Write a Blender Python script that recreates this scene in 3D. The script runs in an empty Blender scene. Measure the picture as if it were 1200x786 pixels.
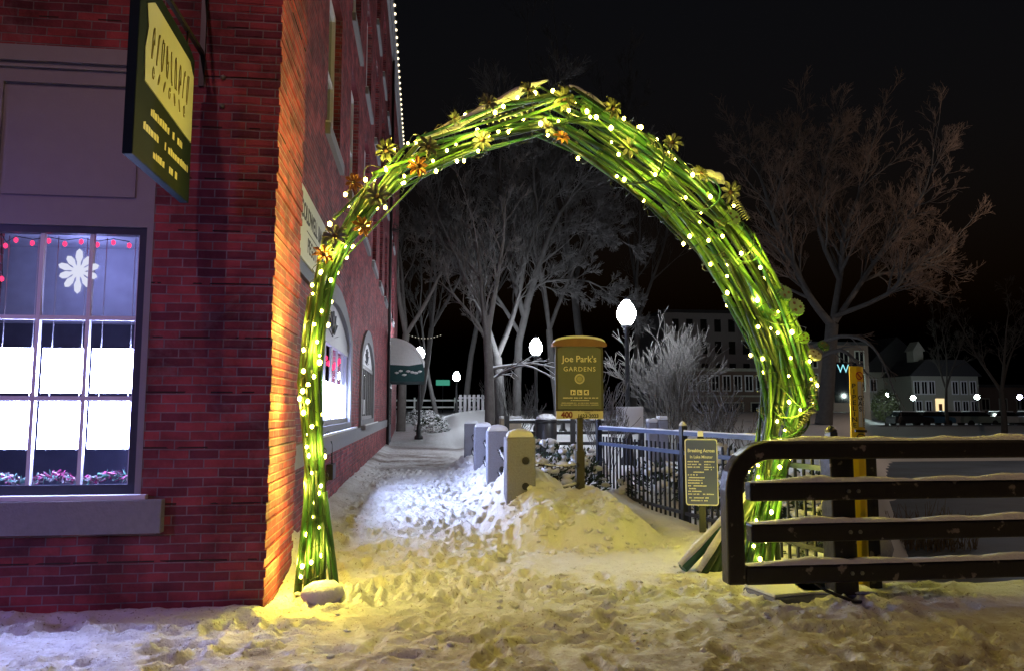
import bpy, bmesh, math, random
import numpy as np
from mathutils import Vector, Matrix

R = math.radians
scene = bpy.context.scene
C = scene.collection

# ------------------------------------------------------------------ camera
CAM = Vector((0, 0, 1.5)); FPX = 870.0; YAW = R(6.9); PITCH = R(5.7)
cam_d = bpy.data.cameras.new("camera"); cam = bpy.data.objects.new("camera", cam_d); C.objects.link(cam)
cam.location = CAM; cam.rotation_euler = (math.pi/2 + PITCH, 0, -YAW)
cam_d.sensor_width = 36; cam_d.lens = 36*FPX/1200; cam_d.clip_start = .05; cam_d.clip_end = 2000
scene.camera = cam

# ------------------------------------------------------------------ world, moon, exposure
world = bpy.data.worlds.new("World"); scene.world = world; world.use_nodes = True
wn = world.node_tree; bg = wn.nodes['Background']
sky = wn.nodes.new('ShaderNodeTexSky'); sky.sky_type = 'NISHITA'; sky.sun_disc = False
sky.sun_elevation = R(-3.0); sky.sun_rotation = R(200)
wn.links.new(sky.outputs[0], bg.inputs[0]); bg.inputs[1].default_value = 0.06
moon = bpy.data.lights.new("moon", 'SUN'); moon.energy = 0.006; moon.angle = R(.5); moon.color = (.75, .82, 1)
mo = bpy.data.objects.new("moon", moon); C.objects.link(mo); mo.rotation_euler = (R(48), 0, R(-30))
vs = scene.view_settings
vs.view_transform = 'Standard'; vs.look = 'None'; vs.exposure = 0; vs.gamma = 1; vs.use_curve_mapping = False
scene.cycles.use_denoising = True
scene.cycles.sample_clamp_indirect = 4.0
scene.cycles.max_bounces = 6
scene.cycles.transparent_max_bounces = 12

def lamp_light(name, kind, loc, power, color, radius=.1, target=None, spot=None, parent=None, blend=.4):
    d = bpy.data.lights.new(name, kind); d.energy = power; d.color = color; d.shadow_soft_size = radius
    o = bpy.data.objects.new(name, d); C.objects.link(o); o.location = loc
    if target is not None:
        o.rotation_euler = (Vector(target)-Vector(loc)).to_track_quat('-Z', 'Y').to_euler()
    if spot: d.spot_size = R(spot); d.spot_blend = blend
    if parent: o.parent = parent; o.location = Vector(loc)-parent.location
    return o
lamp_light("street_or_tint_light", 'SPOT', (-7.0, .9, 3.2), 430, (.40, .27, 1), .10, target=(-2.6, 5.77, .3), spot=70, blend=.9)  # violet lamp added out of view to tint the lower facade
# street lighting behind the photographer: one lamp over the kerb on the left, one further right
lamp_light("street_or_tint_light", 'SPOT', (-2.35, .2, 7.6), 300, (1, .54, .60), .08, target=(-2.1, 5.77, 4.0), spot=66, blend=.85)
lamp_light("street_or_tint_light", 'POINT', (8.5, 3.2, 7.0), 370, (1, .64, .34), .15)
lamp_light("street_or_tint_light", 'POINT', (34, 30, 11), 2200, (1, .74, .56), .2)

# ------------------------------------------------------------------ helpers
FW = Vector((math.sin(YAW)*math.cos(PITCH), math.cos(YAW)*math.cos(PITCH), math.sin(PITCH)))
RT = Vector((math.cos(YAW), -math.sin(YAW), 0)); UP = RT.cross(FW)
def ray(u, v): return FW + RT*((u-600)/FPX) + UP*((393-v)/FPX)
def at(u, v, Y):
    d = ray(u, v); return CAM + d*(Y/d.y)
def atX(u, v, X):
    d = ray(u, v); return CAM + d*(X/d.x)
def rnd(a, b): return random.uniform(a, b)

def props(o, label=None, cat=None, group=None, kind=None):
    if label: o['label'] = label
    if cat: o['category'] = cat
    if group: o['group'] = group
    if kind: o['kind'] = kind
    return o
def thing(name, label, cat, loc=(0, 0, 0), rz=0, group=None):
    o = bpy.data.objects.new(name, None); C.objects.link(o); o.location = loc; o.rotation_euler = (0, 0, rz)
    o.empty_display_size = .2
    return props(o, label, cat, group)
def copy_tree(o, parent=None):
    c = o.copy(); C.objects.link(c)
    if parent is not None: c.parent = parent
    for ch in list(o.children): copy_tree(ch, c)
    return c

class MB:
    """collects shapes into ONE mesh"""
    def __init__(s): s.v = []; s.f = []; s.m = []; s.sm = []
    def add(s, vs, fs, mi=0, smooth=False):
        b = len(s.v); s.v.extend([tuple(p) for p in vs])
        for f in fs: s.f.append(tuple(b+i for i in f)); s.m.append(mi); s.sm.append(smooth)
        return s
    def box(s, a, b, mi=0):
        (x0, y0, z0), (x1, y1, z1) = a, b
        vs = [(x0,y0,z0),(x1,y0,z0),(x1,y1,z0),(x0,y1,z0),(x0,y0,z1),(x1,y0,z1),(x1,y1,z1),(x0,y1,z1)]
        return s.add(vs, [(0,3,2,1),(4,5,6,7),(0,1,5,4),(1,2,6,5),(2,3,7,6),(3,0,4,7)], mi)
    def cbox(s, c, d, mi=0, rz=0, M=None):
        x, y, z = d[0]/2, d[1]/2, d[2]/2
        m = Matrix.Translation(Vector(c)) @ Matrix.Rotation(rz, 4, 'Z') if M is None else M
        vs = [m @ Vector(p) for p in [(-x,-y,-z),(x,-y,-z),(x,y,-z),(-x,y,-z),(-x,-y,z),(x,-y,z),(x,y,z),(-x,y,z)]]
        return s.add(vs, [(0,3,2,1),(4,5,6,7),(0,1,5,4),(1,2,6,5),(2,3,7,6),(3,0,4,7)], mi)
    def bar(s, p, q, w, h, mi=0, up=(0,0,1)):
        p, q = Vector(p), Vector(q); t = (q-p).normalized(); side = t.cross(Vector(up)).normalized(); u = side.cross(t)
        vs = []
        for c in (p, q):
            for a, b in ((-1,-1),(1,-1),(1,1),(-1,1)): vs.append(c + side*(a*w/2) + u*(b*h/2))
        return s.add(vs, [(0,1,2,3),(7,6,5,4),(0,4,5,1),(1,5,6,2),(2,6,7,3),(3,7,4,0)], mi)
    def tube(s, pts, rad, n=8, mi=0, cap=True, smooth=True):
        pts = [Vector(p) for p in pts]
        if not hasattr(rad, '__len__'): rad = [rad]*len(pts)
        vs = []; nrm = None
        for i, p in enumerate(pts):
            t = pts[min(i+1, len(pts)-1)] - pts[max(i-1, 0)]
            t = t.normalized() if t.length > 1e-9 else Vector((0,0,1))
            if nrm is None:
                nrm = t.cross(Vector((0,0,1)) if abs(t.z) < .9 else Vector((1,0,0))).normalized()
            else:
                nrm = nrm - t*nrm.dot(t)
                nrm = nrm.normalized() if nrm.length > 1e-6 else t.orthogonal().normalized()
            b = t.cross(nrm)
            for k in range(n):
                a = 2*math.pi*k/n; vs.append(p + (nrm*math.cos(a)+b*math.sin(a))*rad[i])
        fs = []
        for i in range(len(pts)-1):
            for k in range(n):
                k2 = (k+1) % n; fs.append((i*n+k, i*n+k2, (i+1)*n+k2, (i+1)*n+k))
        s.add(vs, fs, mi, smooth)
        if cap and n > 2:
            b0 = len(s.v)-len(vs)
            s.f.append(tuple(b0+k for k in reversed(range(n)))); s.m.append(mi); s.sm.append(False)
            e = b0+(len(pts)-1)*n
            s.f.append(tuple(e+k for k in range(n))); s.m.append(mi); s.sm.append(False)
        return s
    def lathe(s, prof, c=(0,0,0), n=20, mi=0, smooth=True):
        vs = []; fs = []; m = len(prof)
        for r, z in prof:
            for k in range(n):
                a = 2*math.pi*k/n; vs.append((c[0]+r*math.cos(a), c[1]+r*math.sin(a), c[2]+z))
        for i in range(m-1):
            for k in range(n):
                k2 = (k+1) % n; fs.append((i*n+k, i*n+k2, (i+1)*n+k2, (i+1)*n+k))
        fs.append(tuple(reversed(range(n)))); fs.append(tuple((m-1)*n+k for k in range(n)))
        return s.add(vs, fs, mi, smooth)
    def ball(s, c, r, mi=0, sub=1, sq=(1,1,1), jit=0):
        vs, fs = ICO[sub]
        return s.add([(c[0]+v[0]*r*sq[0]*(1+rnd(-jit, jit)), c[1]+v[1]*r*sq[1]*(1+rnd(-jit, jit)), c[2]+v[2]*r*sq[2]*(1+rnd(-jit, jit))) for v in vs], fs, mi, True)
    def prism(s, poly, M, depth, mi=0, smooth=False):
        """polygon (x,y) extruded along local z, placed by matrix M"""
        n = len(poly)
        vs = [M @ Vector((x, y, 0)) for x, y in poly] + [M @ Vector((x, y, depth)) for x, y in poly]
        fs = [tuple(reversed(range(n))), tuple(range(n, 2*n))] + [(i, (i+1) % n, n+(i+1) % n, n+i) for i in range(n)]
        return s.add(vs, fs, mi, smooth)
    def build(s, name, mats, parent=None, bevel=0):
        me = bpy.data.meshes.new(name); me.from_pydata(s.v, [], s.f)
        mats = mats if isinstance(mats, (list, tuple)) else [mats]
        for m in mats: me.materials.append(m)
        me.polygons.foreach_set('material_index', s.m); me.polygons.foreach_set('use_smooth', s.sm); me.update()
        o = bpy.data.objects.new(name, me); C.objects.link(o)
        if parent is not None:
            o.parent = parent; o.matrix_parent_inverse = Matrix.Identity(4)
        if bevel:
            md = o.modifiers.new("bevel", 'BEVEL'); md.width = bevel; md.segments = 2; md.limit_method = 'ANGLE'
        return o
ICO = {}
for sb in (1, 2, 3):
    bm = bmesh.new(); bmesh.ops.create_icosphere(bm, subdivisions=sb, radius=1)
    bm.verts.index_update(); ICO[sb] = ([tuple(v.co) for v in bm.verts], [tuple(v.index for v in f.verts) for f in bm.faces]); bm.free()

def local(o, parent):
    """keep world placement of a mesh built in world coordinates under a parent with its own location"""
    bpy.context.view_layer.update()
    o.parent = parent; o.matrix_parent_inverse = parent.matrix_world.inverted(); return o

def frame_mat(origin, xd, yd):
    x = Vector(xd).normalized(); y = Vector(yd).normalized(); z = x.cross(y)
    M = Matrix((x, y, z)).transposed().to_4x4(); M.translation = Vector(origin); return M

def flat_with_holes(name, outer, holes, M, thick, mat, parent=None):
    cu = bpy.data.curves.new(name, 'CURVE'); cu.dimensions = '2D'; cu.fill_mode = 'BOTH'; cu.extrude = thick/2
    for poly in [outer]+holes:
        sp = cu.splines.new('POLY'); sp.points.add(len(poly)-1); sp.use_cyclic_u = True
        for p, (x, y) in zip(sp.points, poly): p.co = (x, y, 0, 1)
    o = bpy.data.objects.new(name+"_outline", cu); C.objects.link(o); bpy.context.view_layer.update()
    me = bpy.data.meshes.new_from_object(o.evaluated_get(bpy.context.evaluated_depsgraph_get()))
    bpy.data.objects.remove(o); bpy.data.curves.remove(cu)
    me.transform(M @ Matrix.Translation((0, 0, -thick/2))); me.materials.clear(); me.materials.append(mat); me.name = name
    if M.determinant() < 0: me.flip_normals()
    ob = bpy.data.objects.new(name, me); C.objects.link(ob)
    if parent is not None: ob.parent = parent
    return ob

def text(name, body, size, M, mat, parent=None, align='CENTER', thick=.002, sx=1.0, bold=0.0, spacing=1.0, shear=0):
    cu = bpy.data.curves.new(name, 'FONT'); cu.body = body; cu.size = size; cu.align_x = align; cu.align_y = 'CENTER'
    cu.extrude = thick; cu.offset = bold; cu.space_character = spacing; cu.shear = shear; cu.resolution_u = 3; cu.space_line = .9
    o = bpy.data.objects.new(name+"_curve", cu); C.objects.link(o); bpy.context.view_layer.update()
    me = bpy.data.meshes.new_from_object(o.evaluated_get(bpy.context.evaluated_depsgraph_get()))
    bpy.data.objects.remove(o); bpy.data.curves.remove(cu)
    me.transform(M @ Matrix.Diagonal((sx, 1, 1, 1))); me.materials.clear(); me.materials.append(mat); me.name = name
    ob = bpy.data.objects.new(name, me); C.objects.link(ob)
    if parent is not None: ob.parent = parent
    return ob
def small_print(mb, M, x0, x1, y, h, mi=0, fill=1.0):
    """a line of lettering too small to read: broken short strokes"""
    x = x0
    while x < x0+(x1-x0)*fill:
        w = rnd(.5, 1.1)*h
        if random.random() < .82:
            mb.prism([(x, y-h/2), (x+w*.8, y-h/2), (x+w*.8, y+h*rnd(.2, .5)), (x, y+h*rnd(.2, .5))], M, .001, mi)
        x += w

# ------------------------------------------------------------------ materials
def nodes(name):
    m = bpy.data.materials.new(name); m.use_nodes = True
    nt = m.node_tree; return m, nt, nt.nodes['Principled BSDF']
def N(nt, t, **kw):
    n = nt.nodes.new(t)
    for k, v in kw.items():
        if k.startswith('i_'): n.inputs[k[2:].replace('_', ' ')].default_value = v
        else: setattr(n, k, v)
    return n
def mat(name, col, rough=.6, metal=0, var=.25, scale=8, bump=0, bscale=40, emit=None, strength=0, spec=.4, wear=None, wear_at=.62, wscale=14):
    m, nt, p = nodes(name); L = nt.links.new
    p.inputs['Roughness'].default_value = rough; p.inputs['Metallic'].default_value = metal
    p.inputs['Specular IOR Level'].default_value = spec
    tc = N(nt, 'ShaderNodeNewGeometry')
    no = N(nt, 'ShaderNodeTexNoise'); no.inputs['Scale'].default_value = scale; no.inputs['Detail'].default_value = 6
    L(tc.outputs['Position'], no.inputs['Vector'])
    mx = N(nt, 'ShaderNodeMix', data_type='RGBA')
    c = Vector(col[:3])
    mx.inputs[6].default_value = (*(c*(1-var)), 1); mx.inputs[7].default_value = (*(c*(1+var)), 1)
    L(no.outputs['Fac'], mx.inputs[0]); out = mx.outputs[2]
    if wear:
        n2 = N(nt, 'ShaderNodeTexNoise'); n2.inputs['Scale'].default_value = wscale; n2.inputs['Detail'].default_value = 8
        L(tc.outputs['Position'], n2.inputs['Vector'])
        rp = N(nt, 'ShaderNodeMapRange'); rp.inputs[1].default_value = wear_at; rp.inputs[2].default_value = wear_at+.04
        L(n2.outputs['Fac'], rp.inputs[0])
        m2 = N(nt, 'ShaderNodeMix', data_type='RGBA'); m2.inputs[7].default_value = (*wear, 1)
        L(rp.outputs[0], m2.inputs[0]); L(out, m2.inputs[6]); out = m2.outputs[2]
    L(out, p.inputs['Base Color'])
    if bump:
        b = N(nt, 'ShaderNodeTexNoise'); b.inputs['Scale'].default_value = bscale; b.inputs['Detail'].default_value = 5
        L(tc.outputs['Position'], b.inputs['Vector'])
        bp = N(nt, 'ShaderNodeBump'); bp.inputs['Strength'].default_value = 1; bp.inputs['Distance'].default_value = bump
        L(b.outputs['Fac'], bp.inputs['Height']); L(bp.outputs[0], p.inputs['Normal'])
    if emit:
        p.inputs['Emission Color'].default_value = (*emit, 1); p.inputs['Emission Strength'].default_value = strength
    return m
def brick_mat(name, c1, c2, mortar, bump=.008):
    m, nt, p = nodes(name); L = nt.links.new
    g = N(nt, 'ShaderNodeNewGeometry'); sp = N(nt, 'ShaderNodeSeparateXYZ'); L(g.outputs['Position'], sp.inputs[0])
    sn = N(nt, 'ShaderNodeSeparateXYZ'); L(g.outputs['True Normal'], sn.inputs[0])
    ab = N(nt, 'ShaderNodeMath', operation='ABSOLUTE'); L(sn.outputs[0], ab.inputs[0])
    gt = N(nt, 'ShaderNodeMath', operation='GREATER_THAN'); L(ab.outputs[0], gt.inputs[0]); gt.inputs[1].default_value = .6
    mu = N(nt, 'ShaderNodeMix', data_type='FLOAT'); L(gt.outputs[0], mu.inputs[0]); L(sp.outputs[0], mu.inputs[2]); L(sp.outputs[1], mu.inputs[3])
    # a little waviness so courses are not ruled
    wv = N(nt, 'ShaderNodeTexNoise'); wv.inputs['Scale'].default_value = 3; L(g.outputs['Position'], wv.inputs['Vector'])
    wa = N(nt, 'ShaderNodeMath', operation='MULTIPLY_ADD'); L(wv.outputs['Fac'], wa.inputs[0]); wa.inputs[1].default_value = .018; L(sp.outputs[2], wa.inputs[2])
    cb = N(nt, 'ShaderNodeCombineXYZ'); L(mu.outputs[0], cb.inputs[0]); L(wa.outputs[0], cb.inputs[1])
    br = N(nt, 'ShaderNodeTexBrick'); L(cb.outputs[0], br.inputs['Vector'])
    br.inputs['Scale'].default_value = 1; br.inputs['Brick Width'].default_value = .212; br.inputs['Row Height'].default_value = .0677
    br.inputs['Mortar Size'].default_value = .0055; br.inputs['Mortar Smooth'].default_value = .35; br.inputs['Bias'].default_value = 0
    br.inputs['Color1'].default_value = (*c1, 1); br.inputs['Color2'].default_value = (*c2, 1); br.inputs['Mortar'].default_value = (*mortar, 1)
    br.squash = 1.0; br.offset = .5
    no = N(nt, 'ShaderNodeTexNoise'); no.inputs['Scale'].default_value = 2.2; no.inputs['Detail'].default_value = 9; no.inputs['Roughness'].default_value = .65
    L(g.outputs['Position'], no.inputs['Vector'])
    rp = N(nt, 'ShaderNodeMapRange'); rp.inputs[1].default_value = .3; rp.inputs[2].default_value = .7; rp.inputs[3].default_value = .32; rp.inputs[4].default_value = 1.4
    L(no.outputs['Fac'], rp.inputs[0])
    mm = N(nt, 'ShaderNodeMix', data_type='RGBA', blend_type='MULTIPLY'); mm.inputs[0].default_value = 1
    L(br.outputs['Color'], mm.inputs[6]); L(rp.outputs[0], mm.inputs[7])
    # every sixth course (headers) has soot-darkened joints
    dv = N(nt, 'ShaderNodeMath', operation='MODULO'); L(sp.outputs[2], dv.inputs[0]); dv.inputs[1].default_value = .0677*6
    cp = N(nt, 'ShaderNodeMath', operation='LESS_THAN'); L(dv.outputs[0], cp.inputs[0]); cp.inputs[1].default_value = .012
    n3 = N(nt, 'ShaderNodeTexNoise'); n3.inputs['Scale'].default_value = 5; L(g.outputs['Position'], n3.inputs['Vector'])
    g3 = N(nt, 'ShaderNodeMath', operation='GREATER_THAN'); L(n3.outputs['Fac'], g3.inputs[0]); g3.inputs[1].default_value = .5
    c3 = N(nt, 'ShaderNodeMath', operation='MULTIPLY'); L(cp.outputs[0], c3.inputs[0]); L(g3.outputs[0], c3.inputs[1])
    m3 = N(nt, 'ShaderNodeMix', data_type='RGBA'); m3.inputs[7].default_value = (.03, .015, .012, 1); L(c3.outputs[0], m3.inputs[0]); L(mm.outputs[2], m3.inputs[6])
    n6 = N(nt, 'ShaderNodeTexNoise'); n6.inputs['Scale'].default_value = 1.3; n6.inputs['Detail'].default_value = 8; n6.inputs['Roughness'].default_value = .7; n6.inputs['Distortion'].default_value = .6; L(g.outputs['Position'], n6.inputs['Vector'])
    r6 = N(nt, 'ShaderNodeMapRange'); r6.inputs[1].default_value = .56; r6.inputs[2].default_value = .74; r6.inputs[4].default_value = .30; L(n6.outputs['Fac'], r6.inputs[0])
    m6 = N(nt, 'ShaderNodeMix', data_type='RGBA'); m6.inputs[7].default_value = (.36, .30, .31, 1); L(r6.outputs[0], m6.inputs[0]); L(m3.outputs[2], m6.inputs[6])
    L(m6.outputs[2], p.inputs['Base Color']); p.inputs['Roughness'].default_value = .75; p.inputs['Specular IOR Level'].default_value = .25
    nb = N(nt, 'ShaderNodeTexNoise'); nb.inputs['Scale'].default_value = 45; nb.inputs['Detail'].default_value = 6; L(g.outputs['Position'], nb.inputs['Vector'])
    iv = N(nt, 'ShaderNodeMath', operation='MULTIPLY_ADD'); L(br.outputs['Fac'], iv.inputs[0]); iv.inputs[1].default_value = -1.0
    nb2 = N(nt, 'ShaderNodeMath', operation='MULTIPLY'); L(nb.outputs['Fac'], nb2.inputs[0]); nb2.inputs[1].default_value = .7
    L(nb2.outputs[0], iv.inputs[2])
    bp = N(nt, 'ShaderNodeBump'); bp.inputs['Distance'].default_value = bump; bp.inputs['Strength'].default_value = 1
    L(iv.outputs[0], bp.inputs['Height']); L(bp.outputs[0], p.inputs['Normal'])
    return m
def glass_mat(name, tint=(1, 1, 1), gloss=.10, rough=.02):
    m = bpy.data.materials.new(name); m.use_nodes = True; nt = m.node_tree; nt.nodes.clear(); L = nt.links.new
    o = N(nt, 'ShaderNodeOutputMaterial'); t = N(nt, 'ShaderNodeBsdfTransparent'); t.inputs[0].default_value = (*tint, 1)
    g = N(nt, 'ShaderNodeBsdfGlossy'); g.inputs['Roughness'].default_value = rough
    x = N(nt, 'ShaderNodeMixShader'); x.inputs[0].default_value = gloss
    L(t.outputs[0], x.inputs[1]); L(g.outputs[0], x.inputs[2]); L(x.outputs[0], o.inputs[0]); return m
def glow(name, col, strength):
    m = bpy.data.materials.new(name); m.use_nodes = True; nt = m.node_tree; nt.nodes.clear(); L = nt.links.new
    o = N(nt, 'ShaderNodeOutputMaterial'); e = N(nt, 'ShaderNodeEmission'); e.inputs[0].default_value = (*col, 1); e.inputs[1].default_value = strength
    L(e.outputs[0], o.inputs[0]); return m

def snow_mat(name, dirt_and_dimming=False):
    m, nt, p = nodes(name); L = nt.links.new
    g = N(nt, 'ShaderNodeNewGeometry'); P_ = g.outputs['Position']
    n1 = N(nt, 'ShaderNodeTexNoise'); n1.inputs['Scale'].default_value = 9; n1.inputs['Detail'].default_value = 9; n1.inputs['Roughness'].default_value = .62; L(P_, n1.inputs['Vector'])
    n2 = N(nt, 'ShaderNodeTexNoise'); n2.inputs['Scale'].default_value = 55; n2.inputs['Detail'].default_value = 6; L(P_, n2.inputs['Vector'])
    base = N(nt, 'ShaderNodeMix', data_type='RGBA'); base.inputs[6].default_value = (.70, .72, .76, 1); base.inputs[7].default_value = (.86, .87, .89, 1)
    L(n1.outputs['Fac'], base.inputs[0]); out = base.outputs[2]
    if dirt_and_dimming:
        sp = N(nt, 'ShaderNodeSeparateXYZ'); L(P_, sp.inputs[0])
        # grit trodden into the walkway
        n3 = N(nt, 'ShaderNodeTexNoise'); n3.inputs['Scale'].default_value = 1.7; n3.inputs['Detail'].default_value = 10; n3.inputs['Roughness'].default_value = .72; L(P_, n3.inputs['Vector'])
        r3 = N(nt, 'ShaderNodeMapRange'); r3.inputs[1].default_value = .48; r3.inputs[2].default_value = .72; r3.inputs[4].default_value = .5; L(n3.outputs['Fac'], r3.inputs[0])
        # path mask: x between the wall and the granite posts, or the pavement in front
        px = N(nt, 'ShaderNodeMapRange'); px.inputs[1].default_value = 1.1; px.inputs[2].default_value = .5; L(sp.outputs[0], px.inputs[0])
        py = N(nt, 'ShaderNodeMapRange'); py.inputs[1].default_value = 7.6; py.inputs[2].default_value = 6.6; L(sp.outputs[1], py.inputs[0])
        mxm = N(nt, 'ShaderNodeMath', operation='MAXIMUM'); L(px.outputs[0], mxm.inputs[0]); L(py.outputs[0], mxm.inputs[1])
        ml = N(nt, 'ShaderNodeMath', operation='MULTIPLY'); L(r3.outputs[0], ml.inputs[0]); L(mxm.outputs[0], ml.inputs[1])
        d1 = N(nt, 'ShaderNodeMix', data_type='RGBA'); d1.inputs[7].default_value = (.36, .29, .22, 1); L(ml.outputs[0], d1.inputs[0]); L(out, d1.inputs[6])
        # pavement near the street: trodden brown snow, with the dim foreground light painted in
        sl = N(nt, 'ShaderNodeMapRange'); sl.inputs[1].default_value = 5.9; sl.inputs[2].default_value = 4.4; sl.inputs[4].default_value = .7; L(sp.outputs[1], sl.inputs[0])
        slm = N(nt, 'ShaderNodeMapRange'); slm.inputs[1].default_value = .30; slm.inputs[2].default_value = .55; L(n1.outputs['Fac'], slm.inputs[0])
        sl2 = N(nt, 'ShaderNodeMath', operation='MULTIPLY'); L(sl.outputs[0], sl2.inputs[0]); L(slm.outputs[0], sl2.inputs[1])
        d2 = N(nt, 'ShaderNodeMix', data_type='RGBA'); d2.inputs[7].default_value = (.27, .20, .145, 1); L(sl2.outputs[0], d2.inputs[0]); L(d1.outputs[2], d2.inputs[6])
        # patchy brown strip further along the path
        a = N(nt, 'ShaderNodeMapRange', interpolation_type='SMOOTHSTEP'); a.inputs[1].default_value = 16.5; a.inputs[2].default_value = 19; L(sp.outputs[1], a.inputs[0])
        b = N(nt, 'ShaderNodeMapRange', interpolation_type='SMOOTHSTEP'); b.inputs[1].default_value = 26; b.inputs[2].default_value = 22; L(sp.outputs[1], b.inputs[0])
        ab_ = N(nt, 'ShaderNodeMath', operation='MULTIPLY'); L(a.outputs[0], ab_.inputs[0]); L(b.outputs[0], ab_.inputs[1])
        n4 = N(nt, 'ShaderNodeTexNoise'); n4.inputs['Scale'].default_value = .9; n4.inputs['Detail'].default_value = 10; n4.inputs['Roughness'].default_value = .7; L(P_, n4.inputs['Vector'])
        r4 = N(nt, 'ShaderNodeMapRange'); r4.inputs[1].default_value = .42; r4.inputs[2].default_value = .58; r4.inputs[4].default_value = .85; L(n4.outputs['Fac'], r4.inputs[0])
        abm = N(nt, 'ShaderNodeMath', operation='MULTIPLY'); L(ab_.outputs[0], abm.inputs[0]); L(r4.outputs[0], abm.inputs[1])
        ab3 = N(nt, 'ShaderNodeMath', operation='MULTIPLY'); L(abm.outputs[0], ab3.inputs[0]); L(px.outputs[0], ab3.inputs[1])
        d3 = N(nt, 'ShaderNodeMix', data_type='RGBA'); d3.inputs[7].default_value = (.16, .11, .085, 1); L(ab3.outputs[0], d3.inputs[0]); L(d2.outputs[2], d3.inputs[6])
        n5 = N(nt, 'ShaderNodeTexNoise'); n5.inputs['Scale'].default_value = 38; n5.inputs['Detail'].default_value = 4; L(P_, n5.inputs['Vector'])
        r5 = N(nt, 'ShaderNodeMapRange'); r5.inputs[1].default_value = .62; r5.inputs[2].default_value = .68; r5.inputs[4].default_value = .75; L(n5.outputs['Fac'], r5.inputs[0])
        r5m = N(nt, 'ShaderNodeMath', operation='MULTIPLY'); L(r5.outputs[0], r5m.inputs[0]); L(mxm.outputs[0], r5m.inputs[1])
        d5 = N(nt, 'ShaderNodeMix', data_type='RGBA'); d5.inputs[7].default_value = (.22, .17, .12, 1); L(r5m.outputs[0], d5.inputs[0]); L(d3.outputs[2], d5.inputs[6])
        out = d5.outputs[2]
    L(out, p.inputs['Base Color']); p.inputs['Roughness'].default_value = .7; p.inputs['Specular IOR Level'].default_value = .25
    ad = N(nt, 'ShaderNodeMath', operation='MULTIPLY_ADD'); L(n2.outputs['Fac'], ad.inputs[0]); ad.inputs[1].default_value = .35; L(n1.outputs['Fac'], ad.inputs[2])
    bp = N(nt, 'ShaderNodeBump'); bp.inputs['Distance'].default_value = .035; bp.inputs['Strength'].default_value = .9
    L(ad.outputs[0], bp.inputs['Height']); L(bp.outputs[0], p.inputs['Normal'])
    return m

M = {}
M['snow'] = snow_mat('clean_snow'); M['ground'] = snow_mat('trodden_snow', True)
M['brick'] = brick_mat('red_brick', (.36, .060, .068), (.13, .026, .042), (.24, .18, .19))
M['brick_far'] = mat('far_brick', (.17, .12, .10), .8)
M['granite'] = mat('granite', (.20, .205, .25), .8, var=.3, scale=60, bump=.01, bscale=30)
M['stone'] = mat('cast_stone', (.25, .25, .27), .8, var=.18, scale=25, bump=.004, bscale=60)
M['greypaint'] = mat('grey_painted_wood', (.27, .26, .28), .5, var=.08, bump=.001, bscale=80)
M['darkframe'] = mat('dark_window_frame', (.045, .05, .07), .4)
M['whitewood'] = mat('pale_painted_muntin', (.80, .80, .86), .5, var=.08)
M['black'] = mat('black_paint', (.018, .018, .02), .4, var=.3)
M['blackrail'] = mat('worn_black_rail', (.020, .017, .016), .35, var=.3, bump=.004, bscale=25, wear=(.24, .20, .16), wear_at=.63, wscale=8)
M['bluelitrail'] = mat('blue_lit_black_fence_paint', (.05, .075, .16), .35, var=.2)  # black rails, with the window's blue light put into the colour
M['fencepaint'] = mat('black_fence_paint', (.014, .017, .03), .35, var=.2)
M['bark'] = mat('grey_bark', (.072, .069, .068), .9, var=.35, scale=6, bump=.02, bscale=18)
M['bark_dark'] = mat('dark_bark', (.09, .08, .075), .9, var=.35, scale=6, bump=.02, bscale=18)
M['bark_warm'] = mat('warm_twig_bark', (.17, .12, .095), .9, var=.35, scale=4)
M['twig'] = mat('frosted_twig', (.12, .112, .105), .8, var=.3, scale=5)
M['leaf'] = mat('yew_leaf', (.03, .05, .03), .7, var=.4)
M['yewsnow'] = M['snow']
M['glass'] = glass_mat('window_glass', (.93, .95, 1), .08)
M['darkglass'] = mat('dark_glass', (.012, .013, .017), .12, var=.1, spec=.5)
M['room'] = mat('room_wall', (.20, .21, .30), .8)
M['ceil'] = mat('room_ceiling', (.45, .45, .52), .8)
greens = [(.010, .035, .012), (.028, .10, .025), (.07, .18, .035), (.12, .24, .05), (.022, .085, .05), (.035, .08, .03), (.025, .045, .02)]
GR = [mat('green_painted_pipe', c, .42, var=.3, scale=7, wear=(.10, .07, .03), wear_at=.68, wscale=20, bump=.001, bscale=60) for c in greens]
M['flowerdark'] = mat('weathered_green_metal_petal', (.12, .13, .07), .45, .4, var=.3)
M['flowerpale'] = mat('pale_metal_petal', (.13, .14, .11), .4, .4, var=.3)
M['flowerrust'] = mat('rusty_metal_petal', (.38, .16, .04), .55, .2, var=.3)
M['core'] = mat('rust_core', (.06, .03, .02), .7)
M['steel'] = mat('bare_steel', (.25, .26, .22), .35, .7, var=.3)
M['wire'] = mat('dark_wire', (.01, .02, .01), .5)
M['bulb'] = glow('warm_led_bulb', (1, .80, .12), 55)
M['bulbw'] = glow('white_led_bulb', (1, .86, .6), 2.4)
M['bulbr'] = glow('red_led_bulb', (1, .03, .10), 3.2)
M['globe'] = glow('lamp_globe_glow', (.84, .91, 1), 290)
M['globefar'] = glow('far_lamp_glow', (.80, 1, .93), 70)
M['globeviolet'] = glow('far_violet_lamp_glow', (.70, .68, 1), 70)
M['panel'] = glow('listing_screen_glow', (.50, .55, 1), 80.0)
M['sidepanel'] = glow('lit_blind_glow', (.60, .69, 1), 60.0)
M['door_lit'] = glow('lit_doorway', (1, .74, .38), 1.2)
M['neon'] = glow('cyan_neon', (.35, .9, 1), 1.1)
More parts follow.
